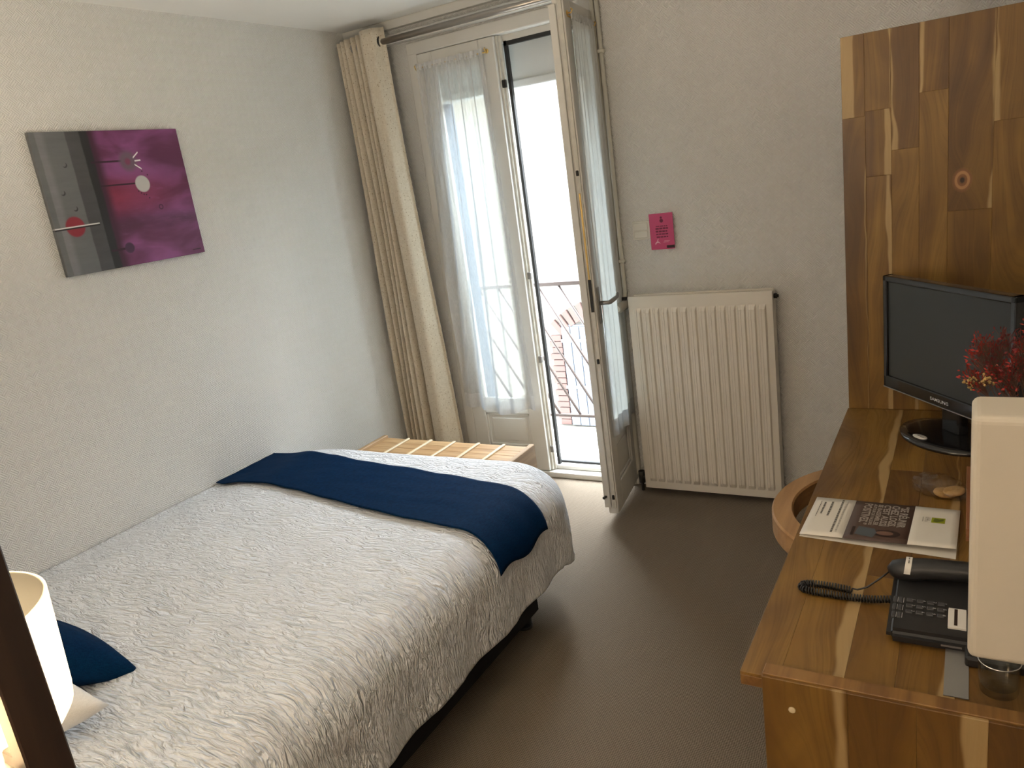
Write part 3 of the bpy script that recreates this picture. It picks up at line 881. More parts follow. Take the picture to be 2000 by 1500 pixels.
# ------------------------------------------------------------------ bed
bed = empty('bed', (-2.1, 1.2, 0), 0, 'double bed pushed against the left wall', 'bed')
BX = -1.345
q = MB(); q.box(XL + .01, BX, .23, 2.15, .045, .26, .01); q.build('bed_base', M['base_fabric'], bed)  # base widened and lowered: its black side stands in for floor shadow
q = MB(); q.box(XL + .01, BX, .24, 2.16, .26, .462, .04, 3); q.build('mattress', M['white_cotton'], bed)
for (x, y) in ((BX - .045, 2.10), (BX - .045, .29), (XL + .07, 2.10), (XL + .07, .29), (BX - .045, 1.2)):
    q = MB(); q.tube([(x, y, 0), (x, y, .09)], [.028, .032], 14); q.lathe([(0, 0), (.031, 0), (.031, .008), (0, .008)], (x, y, 0), 14); q.build('leg', M['black'], bed)

SX0, TY0, RR, CR = -1.385, 2.335, .14, .15     # where the cloth starts to turn down
ZT = .535
def cloth_pos(s, t, off=0.0, wr=1.0):
    """s, t: flat cloth coordinates (metres, world x/y of the undraped cloth)"""
    a = s - (SX0 - CR); b_ = t - (TY0 - CR)
    if a <= 0 and b_ <= 0:
        d = max(a, b_) - CR; dirv = Vector((0, 0))
    elif a > 0 and b_ > 0:
        l = math.hypot(a, b_); d = l - CR; dirv = Vector((a / l, b_ / l))
    elif a > 0: d = a - CR; dirv = Vector((1, 0))
    else: d = b_ - CR; dirv = Vector((0, 1))
    # crown of the mattress and the sag by the wall
    z0 = ZT - .05 * math.exp(-((s - XL) / .22) ** 2)
    z0 += .004 * noise.noise(Vector((s * 3, t * 3, 1.0)))
    if d <= 0:
        p = Vector((s, t, z0)); n = Vector((0, 0, 1)); ang_ = 0
    else:
        ang_ = min(d / RR, math.pi / 2)
        hor = RR * math.sin(ang_); drop = RR * (1 - math.cos(ang_))
        ex = d - RR * math.pi / 2
        corner = max(0, min(1, 2 * min(abs(dirv.x), abs(dirv.y)))) if dirv.length > 0 else 0
        if ex > 0:
            drop += ex * (1 - .02)
            hor += ex * (.02 + .02 * corner)
            w = (1 - .5 * corner)
            th = math.atan2(dirv.y, dirv.x)
            run_ = (t - (TY0 - CR)) if th < 1e-6 else (th * .22 if th < math.pi / 2 - 1e-6 else math.pi / 2 * .22 - (s - (SX0 - CR)))
            fold = (.007 + .006 * corner) * math.sin(run_ * 24 + 1.2 * math.sin(run_ * 5)) * min(1, ex / .12)
            hor += fold
        base = Vector((s, t)) - dirv * d
        p = Vector((base.x + dirv.x * hor, base.y + dirv.y * hor, z0 - drop))
        n = Vector((dirv.x * math.sin(ang_), dirv.y * math.sin(ang_), math.cos(ang_)))
    w1 = noise.noise(Vector((s * 9, t * 22, 0))) * .0022
    # long pull creases running diagonally from the edge
    cr = math.sin((t * 1.0 + s * .55) * 34 + 2 * noise.noise(Vector((s * 2, t * 2, 5))))
    msk = max(0, noise.noise(Vector((s * 2.2 + 7, t * 2.2, 3)))) * max(0, min(1, (d + .25) / .25))
    p += n * (off + (w1 + .013 * max(0, cr) ** 4 * msk) * wr)
    return p
S_W = XL + .006
def cov_uv(u, v):
    smax = SX0 + .402; tmax = TY0 + .38
    return S_W + (smax - S_W) * u, .30 + (tmax - .30) * v
def cov_fn(u, v):
    s, t = cov_uv(u, v)
    # pull the far corner in so that the hem hangs evenly round it
    a = s - (SX0 - CR); b_ = t - (TY0 - CR)
    if a > 0 and b_ > 0:
        lim = CR + .395 + .05 * 2 * min(a, b_) / (a + b_)
        l = math.hypot(a, b_)
        mx_ = max(a / (CR + .402), b_ / (CR + .38))
        k = mx_ * lim / l
        s = SX0 - CR + a * k; t = TY0 - CR + b_ * k
    return cloth_pos(s, t)
q = MB(); q.grid(cov_fn, 210, 250, uvname='cloth', uvfn=cov_uv)
o = q.build('coverlet', M['coverlet'], None, normals=False); solid(o, .004, -1)
tag(o, 'crinkled white coverlet spread over the bed', 'bedspread')

def run_uv(u, v):
    s = S_W + .004 + (SX0 + .20 - .01 * math.sin(v * 9) - S_W) * u
    c = u * 1.0
    y0 = 1.995 - .225 * c + .010 * math.sin(u * 7); y1 = 2.335 - .235 * c + .006 * math.sin(u * 11)
    return s, y0 + (y1 - y0) * v
def run_fn(u, v):
    s, t = run_uv(u, v)
    edge = min(v, 1 - v, 1 - u)
    return cloth_pos(s, t, .0115 + .0015 * math.sin(s * 30 + t * 9) * 1.0 + .002 * noise.noise(Vector((s * 5, t * 14, 2))), .5)
q = MB(); q.grid(run_fn, 120, 36); o = q.build('bed_runner', M['navy'], None, normals=False); solid(o, .003, 1)
tag(o, 'navy blue runner laid across the foot of the bed', 'bed runner')

def pillow(name, w, h, th, mat, mat4, label, cat, pinch=.12, seed=1, n=36):
    q = MB()
    rd = random.Random(seed); ph = rd.uniform(0, 9)
    def surf(sgn):
        def fn(u, v):
            a, b_ = u * 2 - 1, v * 2 - 1
            ea, eb = 1 - a * a, 1 - b_ * b_
            x = a * w / 2 * (1 - pinch * eb * .5 * abs(a) ** 2); y = b_ * h / 2 * (1 - pinch * ea * .5 * abs(b_) ** 2)
            z = sgn * th / 2 * (max(0, ea) ** .42) * (max(0, eb) ** .42)
            z += .006 * noise.noise(Vector((a * 3 + ph, b_ * 3, sgn))) * min(ea, eb)
            return Vector((x, y, z))
        return fn
    q.grid(surf(1), n, n); q.grid(surf(-1), n, n)
    bmesh.ops.remove_doubles(q.bm, verts=q.bm.verts[:], dist=1e-4)
    root = q.build(name, mat, None, local=True)
    root.matrix_world = mat4
    tag(root, label, cat)
    return root
# white pillow lies at the head, cushion leans against it
pillow('pillow', .60, .56, .19, M['white_cotton'], Matrix.Translation((-1.955, .515, .648)) @ Matrix.Rotation(math.radians(-4), 4, 'Z') @ Matrix.Rotation(math.radians(-12), 4, 'X'),
       'white pillow at the head of the bed behind the navy cushion', 'pillow', seed=3)
pillow('cushion', .50, .30, .16, M['navy'], Matrix.Translation((-2.03, .805, .625)) @ Matrix.Rotation(math.radians(3), 4, 'Z') @ Matrix.Rotation(math.radians(-42), 4, 'X'),
       'navy blue cushion leaning against the white pillow', 'cushion', .25, 5)

# ------------------------------------------------------------------ luggage bench behind the bed
bn = empty('luggage_bench', (-2.09, 2.66, 0), 0, 'low slatted wooden luggage bench between bed foot and curtain', 'bench')
BZ = .425
bx0, bx1, by0, by1 = -2.53, -1.665, 2.53, 2.815
nb = 5
for i in range(nb):
    y0 = by0 + (by1 - by0) * i / nb; y1 = by0 + (by1 - by0) * (i + 1) / nb
    q = MB(); q.box(bx0 + .02, bx1 - .02, y0 + .0006, y1 - .0006, BZ - .03, BZ - .012, .001)
    o = q.build('board', M['bench_a'], bn)
for i in range(5):
    x = bx0 + .02 + (bx1 - bx0 - .04) * (i + 1) / 6
    q = MB(); q.box(x - .007, x + .007, by0 + .004, by1 - .004, BZ - .012, BZ - .003, .002); q.build('slat', M['bench_rail'], bn)
for (a, c, nm) in ((bx0, bx0 + .024, 'end_panel'), (bx1 - .024, bx1, 'end_panel')):
    q = MB(); q.box(a, c, by0, by1, 0, BZ + .004, .003); q.build(nm, M['bench_end'], bn)
q = MB(); q.box(bx0 + .024, bx1 - .024, by1 - .04, by1 - .02, .12, BZ - .03, .002); q.build('back_rail', M['bench_end'], bn)

# ------------------------------------------------------------------ desk with tall panel
desk = empty('desk', (0, 1.8, 0), 0, 'wide striped acacia desk with tall board at its far end', 'desk')
DT = .75; dx0, dx1, dy0, dy1 = -.321, XR - .002, 1.112, 2.496
STAVES = {}
def stave(parent, P, length, width, th, frame, tone, sap=5.0, sapw=.12, kx=9.0, ky=9.0):
    """frame: 4x4 with local x across, y along the grain, z outwards; box sits on z 0..th"""
    key = (round(length, 4), round(width, 4), round(th, 4))
    if key not in STAVES:
        q = MB(); q.box(-width / 2, width / 2, -length / 2, length / 2, 0, th, .0007)
        me = bpy.data.meshes.new('stave'); q.bm.to_mesh(me); q.bm.free(); me.materials.append(M['stave']); STAVES[key] = me
    o = bpy.data.objects.new('stave', STAVES[key]); COL.objects.link(o)
    o.parent = parent
    o.matrix_local = Matrix.Translation(Vector(P) - WL[parent.name]) @ frame
    o['tone'] = float(tone); o['sap'] = float(sap); o['sapw'] = float(sapw); o['kx'] = float(kx); o['ky'] = float(ky)
    return o
F_TOP = Matrix.Identity(4)
F_FRONT = Matrix(((1, 0, 0, 0), (0, 0, -1, 0), (0, 1, 0, 0), (0, 0, 0, 1)))     # x -> x, y -> z, z -> -y
top = box_part('desktop', M['edge'], desk, (dx0, dx1, dy0, dy1, DT - .026, DT - .007), .001)
# (x0, x1, tone, sap position, sap half-width)
def sv(parent, x0, x1, y0, y1, tone, sap=5.0, sapw=.12, **k):
    return stave(parent, ((x0 + x1) / 2, (y0 + y1) / 2, DT - .007), y1 - y0, x1 - x0, .007, F_TOP, tone, sap, sapw, **k)
sv(top, dx0, -.258, dy0, 1.62, .60); sv(top, dx0, -.258, 1.62, dy1, .52)
sv(top, -.258, -.163, dy0, 1.76, .62, .93, .15); sv(top, -.258, -.163, 1.76, dy1, .50, .92, .11)
sv(top, -.163, -.09, dy0, 1.48, .32); sv(top, -.163, -.09, 1.48, 2.02, .22); sv(top, -.163, -.09, 2.02, dy1, .58)
sv(top, -.09, -.008, dy0, 1.66, .38, .92, .13); sv(top, -.09, -.008, 1.66, 2.14, .30, .9, .1); sv(top, -.09, -.008, 2.14, dy1, .45)
sv(top, -.008, .09, dy0, 1.95, .28); sv(top, -.008, .09, 1.95, dy1, .4)
sv(top, .09, .20, dy0, 1.6, .5); sv(top, .09, .20, 1.6, dy1, .35); sv(top, .20, dx1, dy0, dy1, .45, .2, .1)
# near end panel, standing a little above the top
ex0 = -.277
epn = MB(); epn.box(ex0, dx1, dy0 - .028, dy0 - .006 + .006, 0, .776, .001); ep = epn.build('end_panel', M['edge'], desk)
def se(x0, x1, tone, sap=5.0, sapw=.12, **k):
    return stave(ep, ((x0 + x1) / 2, dy0 - .028, .773 / 2 + .001), .772, x1 - x0, .006, F_FRONT, tone, sap, sapw, **k)
se(ex0, -.150, .42, .93, .15); se(-.150, -.056, .28, 5, .1, kx=.0, ky=.18); se(-.056, .034, .42, .90, .2); se(.034, .14, .15); se(.14, .24, .5, .1, .1); se(.24, dx1, .4)
q = MB(); q.lathe([(0, 0), (.0055, 0), (.0055, .0015), (.004, .002), (0, .002)], n=14, mat=Matrix.Translation((-.232, dy0 - .034, .722)) @ Matrix.Rotation(math.pi / 2, 4, 'X')); q.build('screw_cap', M['bench_rail'], desk)
# tall panel behind the screen
tpz = 1.838
tpm = MB(); tpm.box(-.318, dx1, dy1 + .007, dy1 + .030, 0, tpz, .001); tp = tpm.build('tall_panel', M['edge'], desk)
def st(x0, x1, z0, z1, tone, sap=5.0, sapw=.12, **k):
    return stave(tp, ((x0 + x1) / 2, dy1 + .007, (z0 + z1) / 2), z1 - z0, x1 - x0, .007, F_FRONT, tone, sap, sapw, **k)
zt, zb = tpz - .0005, DT + .0005
st(-.318, -.258, 1.62, zt, .48, .10, .34); st(-.318, -.258, zb, 1.62, .27, .98, .08)
st(-.258, -.192, 1.632, zt, .38, .97, .10); st(-.258, -.192, 1.452, 1.632, .48, .9, .17); st(-.258, -.192, zb, 1.452, .50, .97, .12)
st(-.192, -.123, 1.518, zt, .36, .05, .12); st(-.192, -.123, 1.12, 1.518, .60); st(-.192, -.123, zb, 1.12, .42, .9, .12)
st(-.123, -.053, 1.66, zt, .50, .04, .1); st(-.123, -.053, zb, 1.66, .57)
st(-.053, .052, 1.335, zt, .30, .97, .09, kx=-.018, ky=-.17); st(-.053, .052, zb, 1.335, .44)
st(.052, .135, 1.56, zt, .50, .03, .1); st(.052, .135, zb, 1.56, .40)
st(.135, .23, zb, zt, .45); st(.23, dx1, zb, zt, .35, .2, .1)
# front modesty rail under the top
q = MB(); q.box(.20, .22, dy0, dy1, .35, DT - .026, .002); q.build('back_board', M['edge'], desk)

# ------------------------------------------------------------------ chair tucked under the desk
ch = empty('chair', (-.12, 1.96, 0), 0, 'bentwood armchair with curved top rail tucked under the desk', 'chair')
cxh, cyh, RO, RI = -.135, 1.955, .305, .252
def arc_rail(a0, a1, ro, ri, z0, z1, n=40, tilt=0.0):
    q = MB(); rings = []
    for i in range(n + 1):
        t = a0 + (a1 - a0) * i / n
        c, s = math.cos(t), math.sin(t)
        rings.append([q.bm.verts.new((cxh + r * c, cyh + r * s, z)) for r, z in ((ro - .004, z0), (ri + .004, z0), (ri, z0 + .005), (ri, z1 - .005), (ri + .004, z1), (ro - .004, z1), (ro, z1 - .005), (ro, z0 + .005))])
    for A, B in zip(rings, rings[1:]):
        for k in range(8):
            f = q.bm.faces.new((A[k], A[(k + 1) % 8], B[(k + 1) % 8], B[k]))
    q.bm.faces.new(rings[0]); q.bm.faces.new(rings[-1][::-1])
    return q
arc_rail(math.radians(84), math.radians(276), RO, RI, .615, .675).build('top_rail', M['beech'], ch)
q = MB(); q.lathe([(0, .425), (.20, .425), (.215, .435), (.215, .455), (.20, .465), (.16, .462), (0, .455)], (cxh + .03, cyh, 0), 32); q.build('seat', M['beech'], ch)
for dx, dy in ((-.2, .16), (-.2, -.16), (.16, .17), (.16, -.17)):
    q = MB(); q.tube([(cxh + dx * .8, cyh + dy * .8, .43), (cxh + dx * 1.02, cyh + dy * 1.02, 0)], [.019, .014], 10); q.build('leg', M['beech'], ch)
for a in (110, 145, 180, 215, 250):
    t = math.radians(a)
    q = MB(); q.tube([(cxh + .03 + .19 * math.cos(t), cyh + .19 * math.sin(t), .45), (cxh + .275 * math.cos(t), cyh + .275 * math.sin(t), .62)], .010, 8); q.build('spindle', M['beech'], ch)

# ------------------------------------------------------------------ television
tvd = Vector((.63, -.777, 0))            # towards the near end, along the screen
tv_a = math.atan2(tvd.y, tvd.x)
tv = empty('television', (-.035, 2.268, DT), tv_a, 'black flat screen television turned towards the bed on the desk', 'television')
TW, TH, TZ = .49, .332, .094             # local x along the screen, -y towards the viewer
q = MB()
def frame_box(q, w, h, z0, y0, y1, t, bt, bev):
    q.box(-w / 2, -w / 2 + t, y0, y1, z0, z0 + h, bev, 2); q.box(w / 2 - t, w / 2, y0, y1, z0, z0 + h, bev, 2)
    q.box(-w / 2, w / 2, y0, y1, z0 + h - t, z0 + h, bev, 2); q.box(-w / 2, w / 2, y0, y1, z0, z0 + bt, bev, 2)
frame_box(q, TW, TH, TZ, -.032, .0, .018, .036, .004)
q.build('bezel', M['blackgloss'], tv, local=True)
box_part('screen', M['screen'], tv, (-TW / 2 + .016, TW / 2 - .016, -.026, -.02, TZ + .03, TZ + TH - .016), 0, True)
box_part('back_shell', M['black'], tv, (-TW / 2 + .03, TW / 2 - .03, 0, .035, TZ + .03, TZ + TH - .03), .012, True, 2)
q = MB(); q.lathe([(0, 0), (.148, 0), (.150, .004), (.148, .010), (.12, .014), (.04, .017), (0, .017)], (0, .0, 0), 40, sy=.74); q.build('foot', M['blackgloss'], tv, local=True)
q = MB(); q.box(-.035, .035, -.004, .028, .012, TZ + .05, .008, 2); q.build('neck', M['blackgloss'], tv, local=True)
q = MB(); q.box(-TW / 2 + .002, TW / 2 - .002, -.0325, -.0300, TZ - .0012, TZ + .0012); q.build('lower_trim', M['greymetal'], tv, local=True)
text_part('logo', TXT_TV, M['silver_print'], tv, Matrix.Translation((-.040, -.0326, TZ + .012)) @ Matrix.Rotation(math.pi / 2, 4, 'X') @ Matrix.Scale(.0125, 4))
q = MB(); q.lathe([(0, 0), (.021, 0), (.021, .0005), (0, .0005)], (-.012, -.083, .0158), 24, sx=1.15, sy=.62); stk = q.build('sticker', M['white_print'], tv, local=True); stk['label'] = 'white oval sticker on the foot'
q = MB(); q.box(-.024, .002, -.083, -.0805, .0165, .0168); q.build('sticker_print', M['ink_grey'], tv, local=True)

# ------------------------------------------------------------------ booklet
bk = empty('brochure', (-.16, 1.71, DT), math.radians(-1.5), 'folded white and brown brochure with white slogan lying on the desk', 'brochure')
bw, bh = .300, .205                # local x across, y far
q = MB()
def page(z_near, z_far, yn, x0, x1):
    return [(x0, -bh / 2 - yn, z_near), (x1, -bh / 2 - yn, z_near * 1.0), (x1, bh / 2, z_far), (x0, bh / 2, z_far)]
q.poly([(-bw / 2, -bh / 2 - .002, .0006), (bw / 2, -bh / 2 - .020, .0006), (bw / 2, bh / 2, .0006), (-bw / 2, bh / 2, .0006)], d=Vector((0, 0, .0008)))
q.build('back_page', M['paper'], bk, local=True)
def zc(x, y): return .0022 + .011 * max(0, (-y + bh / 2) / bh) * (.35 + .65 * (x + bw / 2) / bw)
def cover_strip(name, mat, x0, x1):
    q = MB()
    q.grid(lambda u, v: Vector((x0 + (x1 - x0) * u, -bh / 2 + bh * v, zc(x0 + (x1 - x0) * u, -bh / 2 + bh * v))), 6, 8)
    o = q.build(name, mat, bk, local=True, normals=False); solid(o, .0006, -1); return o
xa, xb = -.062, .062
cover_strip('cover_white_left', M['paper'], -bw / 2, xa); cover_strip('cover_photo', M['paper_brown'], xa, xb); cover_strip('cover_white_right', M['paper'], xb, bw / 2)
def on_cover(x, y, dz=.0006):
    sl = .011 / bh * (.35 + .65 * (x + bw / 2) / bw)
    tilt = Matrix.Rotation(-sl, 4, 'X')
    return Matrix.Translation((x, y, zc(x, y) + dz)) @ tilt
RT = Matrix.Rotation(-math.pi / 2, 4, 'Z')       # lines read towards the near edge, tops face right
colw = [.0187, .0182, .0166, .0123, .0096, .0198]
xcur = .054
for me, cw in zip(TXT, colw):
    xs = [v.co.x for v in me.vertices]; ys = [v.co.y for v in me.vertices]
    wtx = max(xs) - min(xs); hgt = .72
    xcur -= cw
    for v in me.vertices:
        v.co = Vector(((v.co.x - min(xs)) / wtx * .116, v.co.y / hgt * (cw - .0028), v.co.z * .0))
    text_part('slogan', me, M['ink_white'], bk, on_cover(xcur, bh / 2 - .012) @ RT)
def flat_xy(name, mat, polys, dz=.0006):
    q = MB()
    for p in polys: q.poly([(x, y, zc(x, y) + dz) for x, y in p])
    return q.build(name, mat, bk, local=True, normals=False)
def ell(cx, cy, rx, ry_, n=20): return [(cx + rx * math.cos(2 * math.pi * k / n), cy + ry_ * math.sin(2 * math.pi * k / n)) for k in range(n)]
def rct(x0, x1, y0, y1): return [(x0, y0), (x1, y0), (x1, y1), (x0, y1)]
flat_xy('photo_figure', M['ink_hair'], [ell(.020, -.062, .026, .017)], .0006)
flat_xy('photo_face', M['ink_skin'], [ell(.016, -.062, .017, .010)], .0009)
flat_xy('photo_torso', M['ink_blue'], [[(-.042, -.078), (-.005, -.088), (.0, -.062), (-.006, -.043), (-.038, -.036)]], .0007)
flat_xy('photo_arm', M['ink_hair'], [rct(-.050, -.044, -.085, -.04)], .0008)
rl = random.Random(5)
def print_lines(name, mat, x, y0, y1, wd):
    polys = []; y = y0
    while y > y1:
        l = min(rl.uniform(.005, .014), y - y1 + .001); polys.append(rct(x - wd / 2, x + wd / 2, y - l, y)); y -= l + .0018
    flat_xy(name, mat, polys)
print_lines('print_line', M['ink_pale'], -.080, .090, -.075, .004)
print_lines('print_line', M['ink_grey'], -.089, .098, -.080, .0042)
print_lines('print_line', M['ink_grey'], -.110, .082, .004, .0045)
print_lines('print_line', M['ink_grey'], -.1255, .076, .012, .0040)
print_lines('print_line', M['ink_grey'], -.1345, .078, -.004, .0016)
flat_xy('logo', M['ink_green'], [rct(.098, .124, .018, .046)])
flat_xy('logo_mark', M['ink_dkgreen'], [[(.101, .024), (.108, .022), (.121, .030), (.121, .041), (.112, .038), (.104, .042)]], .0008)
for me, px in ((TXT_LOGIS, .0905), (TXT_HOTELS, .0855)):
    text_part('logo_text', me, M['ink_grey'], bk, on_cover(px, .047) @ RT @ Matrix.Scale(.0075, 4))
flat_xy('logo_line', M['ink_pale'], [rct(.0805, .0825, .020, .046)])

# ------------------------------------------------------------------ telephone with coiled cord
ph = empty('telephone', (0, 1.33, DT), 0, 'black desk telephone with coiled cord and white label', 'telephone')
q = MB()
def wedge(x0, x1, y0, y1, zn, zf):
    return [(x0, y0, 0), (x1, y0, 0), (x1, y1, 0), (x0, y1, 0), (x0, y0, zn), (x1, y0, zn), (x1, y1, zf), (x0, y1, zf)]
vv = [q.bm.verts.new(p) for p in wedge(-.112, .105, -.068, .115, .026, .040)]
for f in ((0, 3, 2, 1), (4, 5, 6, 7), (0, 1, 5, 4), (1, 2, 6, 5), (2, 3, 7, 6), (3, 0, 4, 7)): q.bm.faces.new([vv[i] for i in f])
bmesh.ops.bevel(q.bm, geom=q.bm.edges[:], offset=.010, segments=3, affect='EDGES')
q.build('body', M['black'], ph, local=True, smooth=False)
def zp(y): return .026 + (y + .068) / .183 * .014
for i in range(4):
    for j in range(3):
        x = -.080 + i * .0160; y = .024 - j * .0165
        q = MB(); q.box(x - .0056, x + .0056, y - .005, y + .005, zp(y) - .004, zp(y) + .0022, .0012); k = q.build('key', M['key'], ph, local=True)
        me = TXT_KEYS[i * 3 + j]
        text_part('key_digit', me, M['silver_print'], k, Matrix.Translation((x + .0035, y + .0018, zp(y) + .0024)) @ Matrix.Rotation(-math.pi / 2, 4, 'Z') @ Matrix.Scale(.0075, 4))
for x, n in ((-.1035, 3), (-.0945, 3)):
    for j in range(n):
        y = .022 - j * .022
        q = MB(); q.box(x - .003, x + .003, y - .009, y + .009, zp(y) - .003, zp(y) + .0015, .001); q.build('function_key', M['key'], ph, local=True)
        q = MB(); q.box(x + .004, x + .0048, y - .008, y + .008, zp(y) + .0003, zp(y) + .0006); q.build('key_line', M['silver_print'], ph, local=True)
q = MB(); q.box(-.021, .006, -.040, .022, zp(-.01) - .002, zp(-.01) + .0022, .0005); q.build('index_card', M['white_print'], ph, local=True)
q = MB(); q.box(-.012, -.007, -.034, .016, zp(-.01) + .0022, zp(-.01) + .0026); q.build('index_print', M['ink_hair'], ph, local=True)
q = MB(); q.box(-.030, .0, -.0688, -.0676, .012, .015); q.build('slot', M['greymetal'], ph, local=True)
# handset along the far edge
q = MB()
pts = [(-.118, .098, .046), (-.110, .098, .050), (-.085, .098, .054), (-.06, .098, .060), (0, .098, .064), (.06, .098, .062), (.085, .098, .056), (.112, .098, .050)]
q.tube(pts, [.010, .019, .0235, .021, .0195, .0205, .0235, .017], 16)
for v in q.bm.verts:
    v.co.z = .034 + max(-.004, (v.co.z - .034)) * .92
hs = q.build('handset', M['black'], ph, local=True)
q = MB()
rr_ = []
for i in range(4):
    x = -.094 + i * .0035
    rr_.append([q.bm.verts.new((x + .006 * math.sin(a) * .5, .098 + .0236 * math.cos(a), .034 + (.0545 - .034 + .0236 * math.sin(a)) * .92 + .0006)) for a in [math.radians(35 + 14 * k) for k in range(11)]])
for A, B in zip(rr_, rr_[1:]):
    for k in range(10): q.bm.faces.new((A[k], A[k + 1], B[k + 1], B[k]))
lb = q.build('handset_label', M['white_print'], hs, local=True, normals=False); lb['label'] = 'white paper label on the handset'
q = MB()
for k, (a0, a1) in enumerate(((62, 78), (84, 98), (104, 122))):
    g = [[q.bm.verts.new((-.0895 + dxx + .006 * math.sin(math.radians(a)) * .5, .098 + .0236 * math.cos(math.radians(a)), .034 + (.0545 - .034 + .0236 * math.sin(math.radians(a))) * .92 + .0010)) for a in (a0, (a0 + a1) / 2, a1)] for dxx in (0, .0022)]
    for j in range(2): q.bm.faces.new((g[0][j], g[0][j + 1], g[1][j + 1], g[1][j]))
q.build('label_print', M['ink_grey'], hs, local=True, normals=False)
# cord: straight tail, coil out and back
def coil(path, r, turns, per=9):
    # resample path
    P = [Vector(p) for p in path]
    L = [0]
    for a, c in zip(P, P[1:]): L.append(L[-1] + (c - a).length)
    out = []; N = turns * per
    for i in range(N + 1):
        s = L[-1] * i / N
        k = max(j for j in range(len(L)) if L[j] <= s + 1e-9); k = min(k, len(P) - 2)
        f = (s - L[k]) / max(1e-9, L[k + 1] - L[k])
        p = P[k].lerp(P[k + 1], f)
        d = (P[k + 1] - P[k]).normalized(); a = d.cross(Vector((0, 0, 1))).normalized(); c = d.cross(a)
        t = 2 * math.pi * i / per
        out.append(p + (a * math.cos(t) + c * math.sin(t)) * r)
    return out
zc_ = .0078
loop = [(-.182, .074, zc_), (-.215, .078, zc_), (-.248, .079, zc_), (-.262, .076, zc_), (-.270, .069, zc_), (-.270, .059, zc_), (-.262, .052, zc_), (-.248, .049, zc_), (-.20, .047, zc_), (-.15, .048, zc_ + .001), (-.112, .050, .014)]
pts = [(-.117, .098, .046), (-.135, .090, .030), (-.155, .078, .016), (-.172, .074, .010)] + coil(loop, .0058, 52)
q = MB(); q.tube(pts, .0017, 6); q.build('coiled_cord', M['black'], ph, local=True)

# ------------------------------------------------------------------ small things on the desk
gc = MB(); gc.box(-.0235, .010, 1.150, 1.277, DT + .0002, DT + .0016); o = gc.build('card', M['greycard'], None); tag(o, 'plain grey card lying on the desk beside the glass', 'card')
rm = empty('remote_control', (.085, 1.247, DT), 0, 'thin black remote control behind the glass under the white wall lamp', 'remote')
q = MB(); q.box(.004, .17, 1.232, 1.268, DT + .0003, DT + .018, .004, 2); q.build('case', M['black'], rm)
for i in range(6):
    q = MB(); q.box(.03 + i * .02, .042 + i * .02, 1.244, 1.256, DT + .017, DT + .0195, .001); q.build('button', M['key'], rm)
tb = empty('tumbler', (.049, 1.188, DT), 0, 'small clear glass under the white wall lamp', 'glass')
q = MB(); q.lathe([(0, .0), (.025, .0), (.0262, .004), (.0285, .052), (.0275, .0535), (.0262, .052), (.0242, .012), (.020, .009), (0, .009)], (.049, 1.188, DT), 32); q.build('glass_body', M['tumbler'], tb)
q = MB(); q.tube([(.049 + .0278 * math.cos(t), 1.188 + .0278 * math.sin(t), DT + .0532) for t in [2 * math.pi * k / 32 for k in range(32)]], .0011, 6, closed=True); q.build('rim', M['chrome'], tb)

# biscuits in a cellophane bag
for i, (x, y, r, tz) in enumerate(((-.040, 1.885, .024, .10), (-.020, 1.872, .023, -.12))):
    q = MB(); q.lathe([(0, 0), (r * .9, 0), (r, .004), (r * .92, .009), (r * .5, .011), (0, .0112)], n=22)
    o = q.build('biscuit', M['cookie'], None, local=True)
    o.matrix_world = Matrix.Translation((x, y, DT + .003 + i * .012)) @ Matrix.Rotation(tz, 4, 'Y')
    tag(o, ('lower', 'upper')[i] + ' round biscuit inside the clear bag on the desk', 'biscuit', 'biscuits in the cellophane bag')
q = MB()
def bag_fn(u, v):
    a = 2 * math.pi * v
    t = u
    r = .036 * math.sin(math.pi * min(1, t * .86 + .1)) ** .7 + .004
    c = Vector((-.098, 1.930, 0)).lerp(Vector((.006, 1.858, 0)), t)
    d = Vector((.82, -.57, 0)); s = Vector((.57, .82, 0))
    wr = 1 + .22 * noise.noise(Vector((t * 9, math.cos(a) * 2, math.sin(a) * 2)))
    p = c + s * (r * math.cos(a) * wr)
    z = max(.0012, .018 + r * .66 * math.sin(a) * wr)
    if t < .22: z = max(.0012, z * .8 + .008 * math.sin(v * 40))
    return Vector((p.x, p.y, DT + z))
q.grid(bag_fn, 34, 40)
o = q.build('cellophane_bag', M['cello'], None, normals=False); tag(o, 'crinkled clear bag of biscuits lying beyond the brochure', 'bag')

tr_ = empty('wooden_tray', (.09, 1.83, DT), 0, 'small reddish wooden tray at the right of the desk', 'tray')
tx0, tx1, ty0, ty1 = .0035, .20, 1.668, 2.005
box_part('tray_base', M['terracotta'], tr_, (tx0, tx1, ty0, ty1, DT + .0003, DT + .006))
for d_ in ((tx0, tx0 + .010, ty0, ty1), (tx1 - .010, tx1, ty0, ty1), (tx0 + .010, tx1 - .010, ty0, ty0 + .010), (tx0 + .010, tx1 - .010, ty1 - .010, ty1)):
    box_part('tray_rim', M['terracotta'], tr_, (*d_, DT + .006, DT + .028), .001)

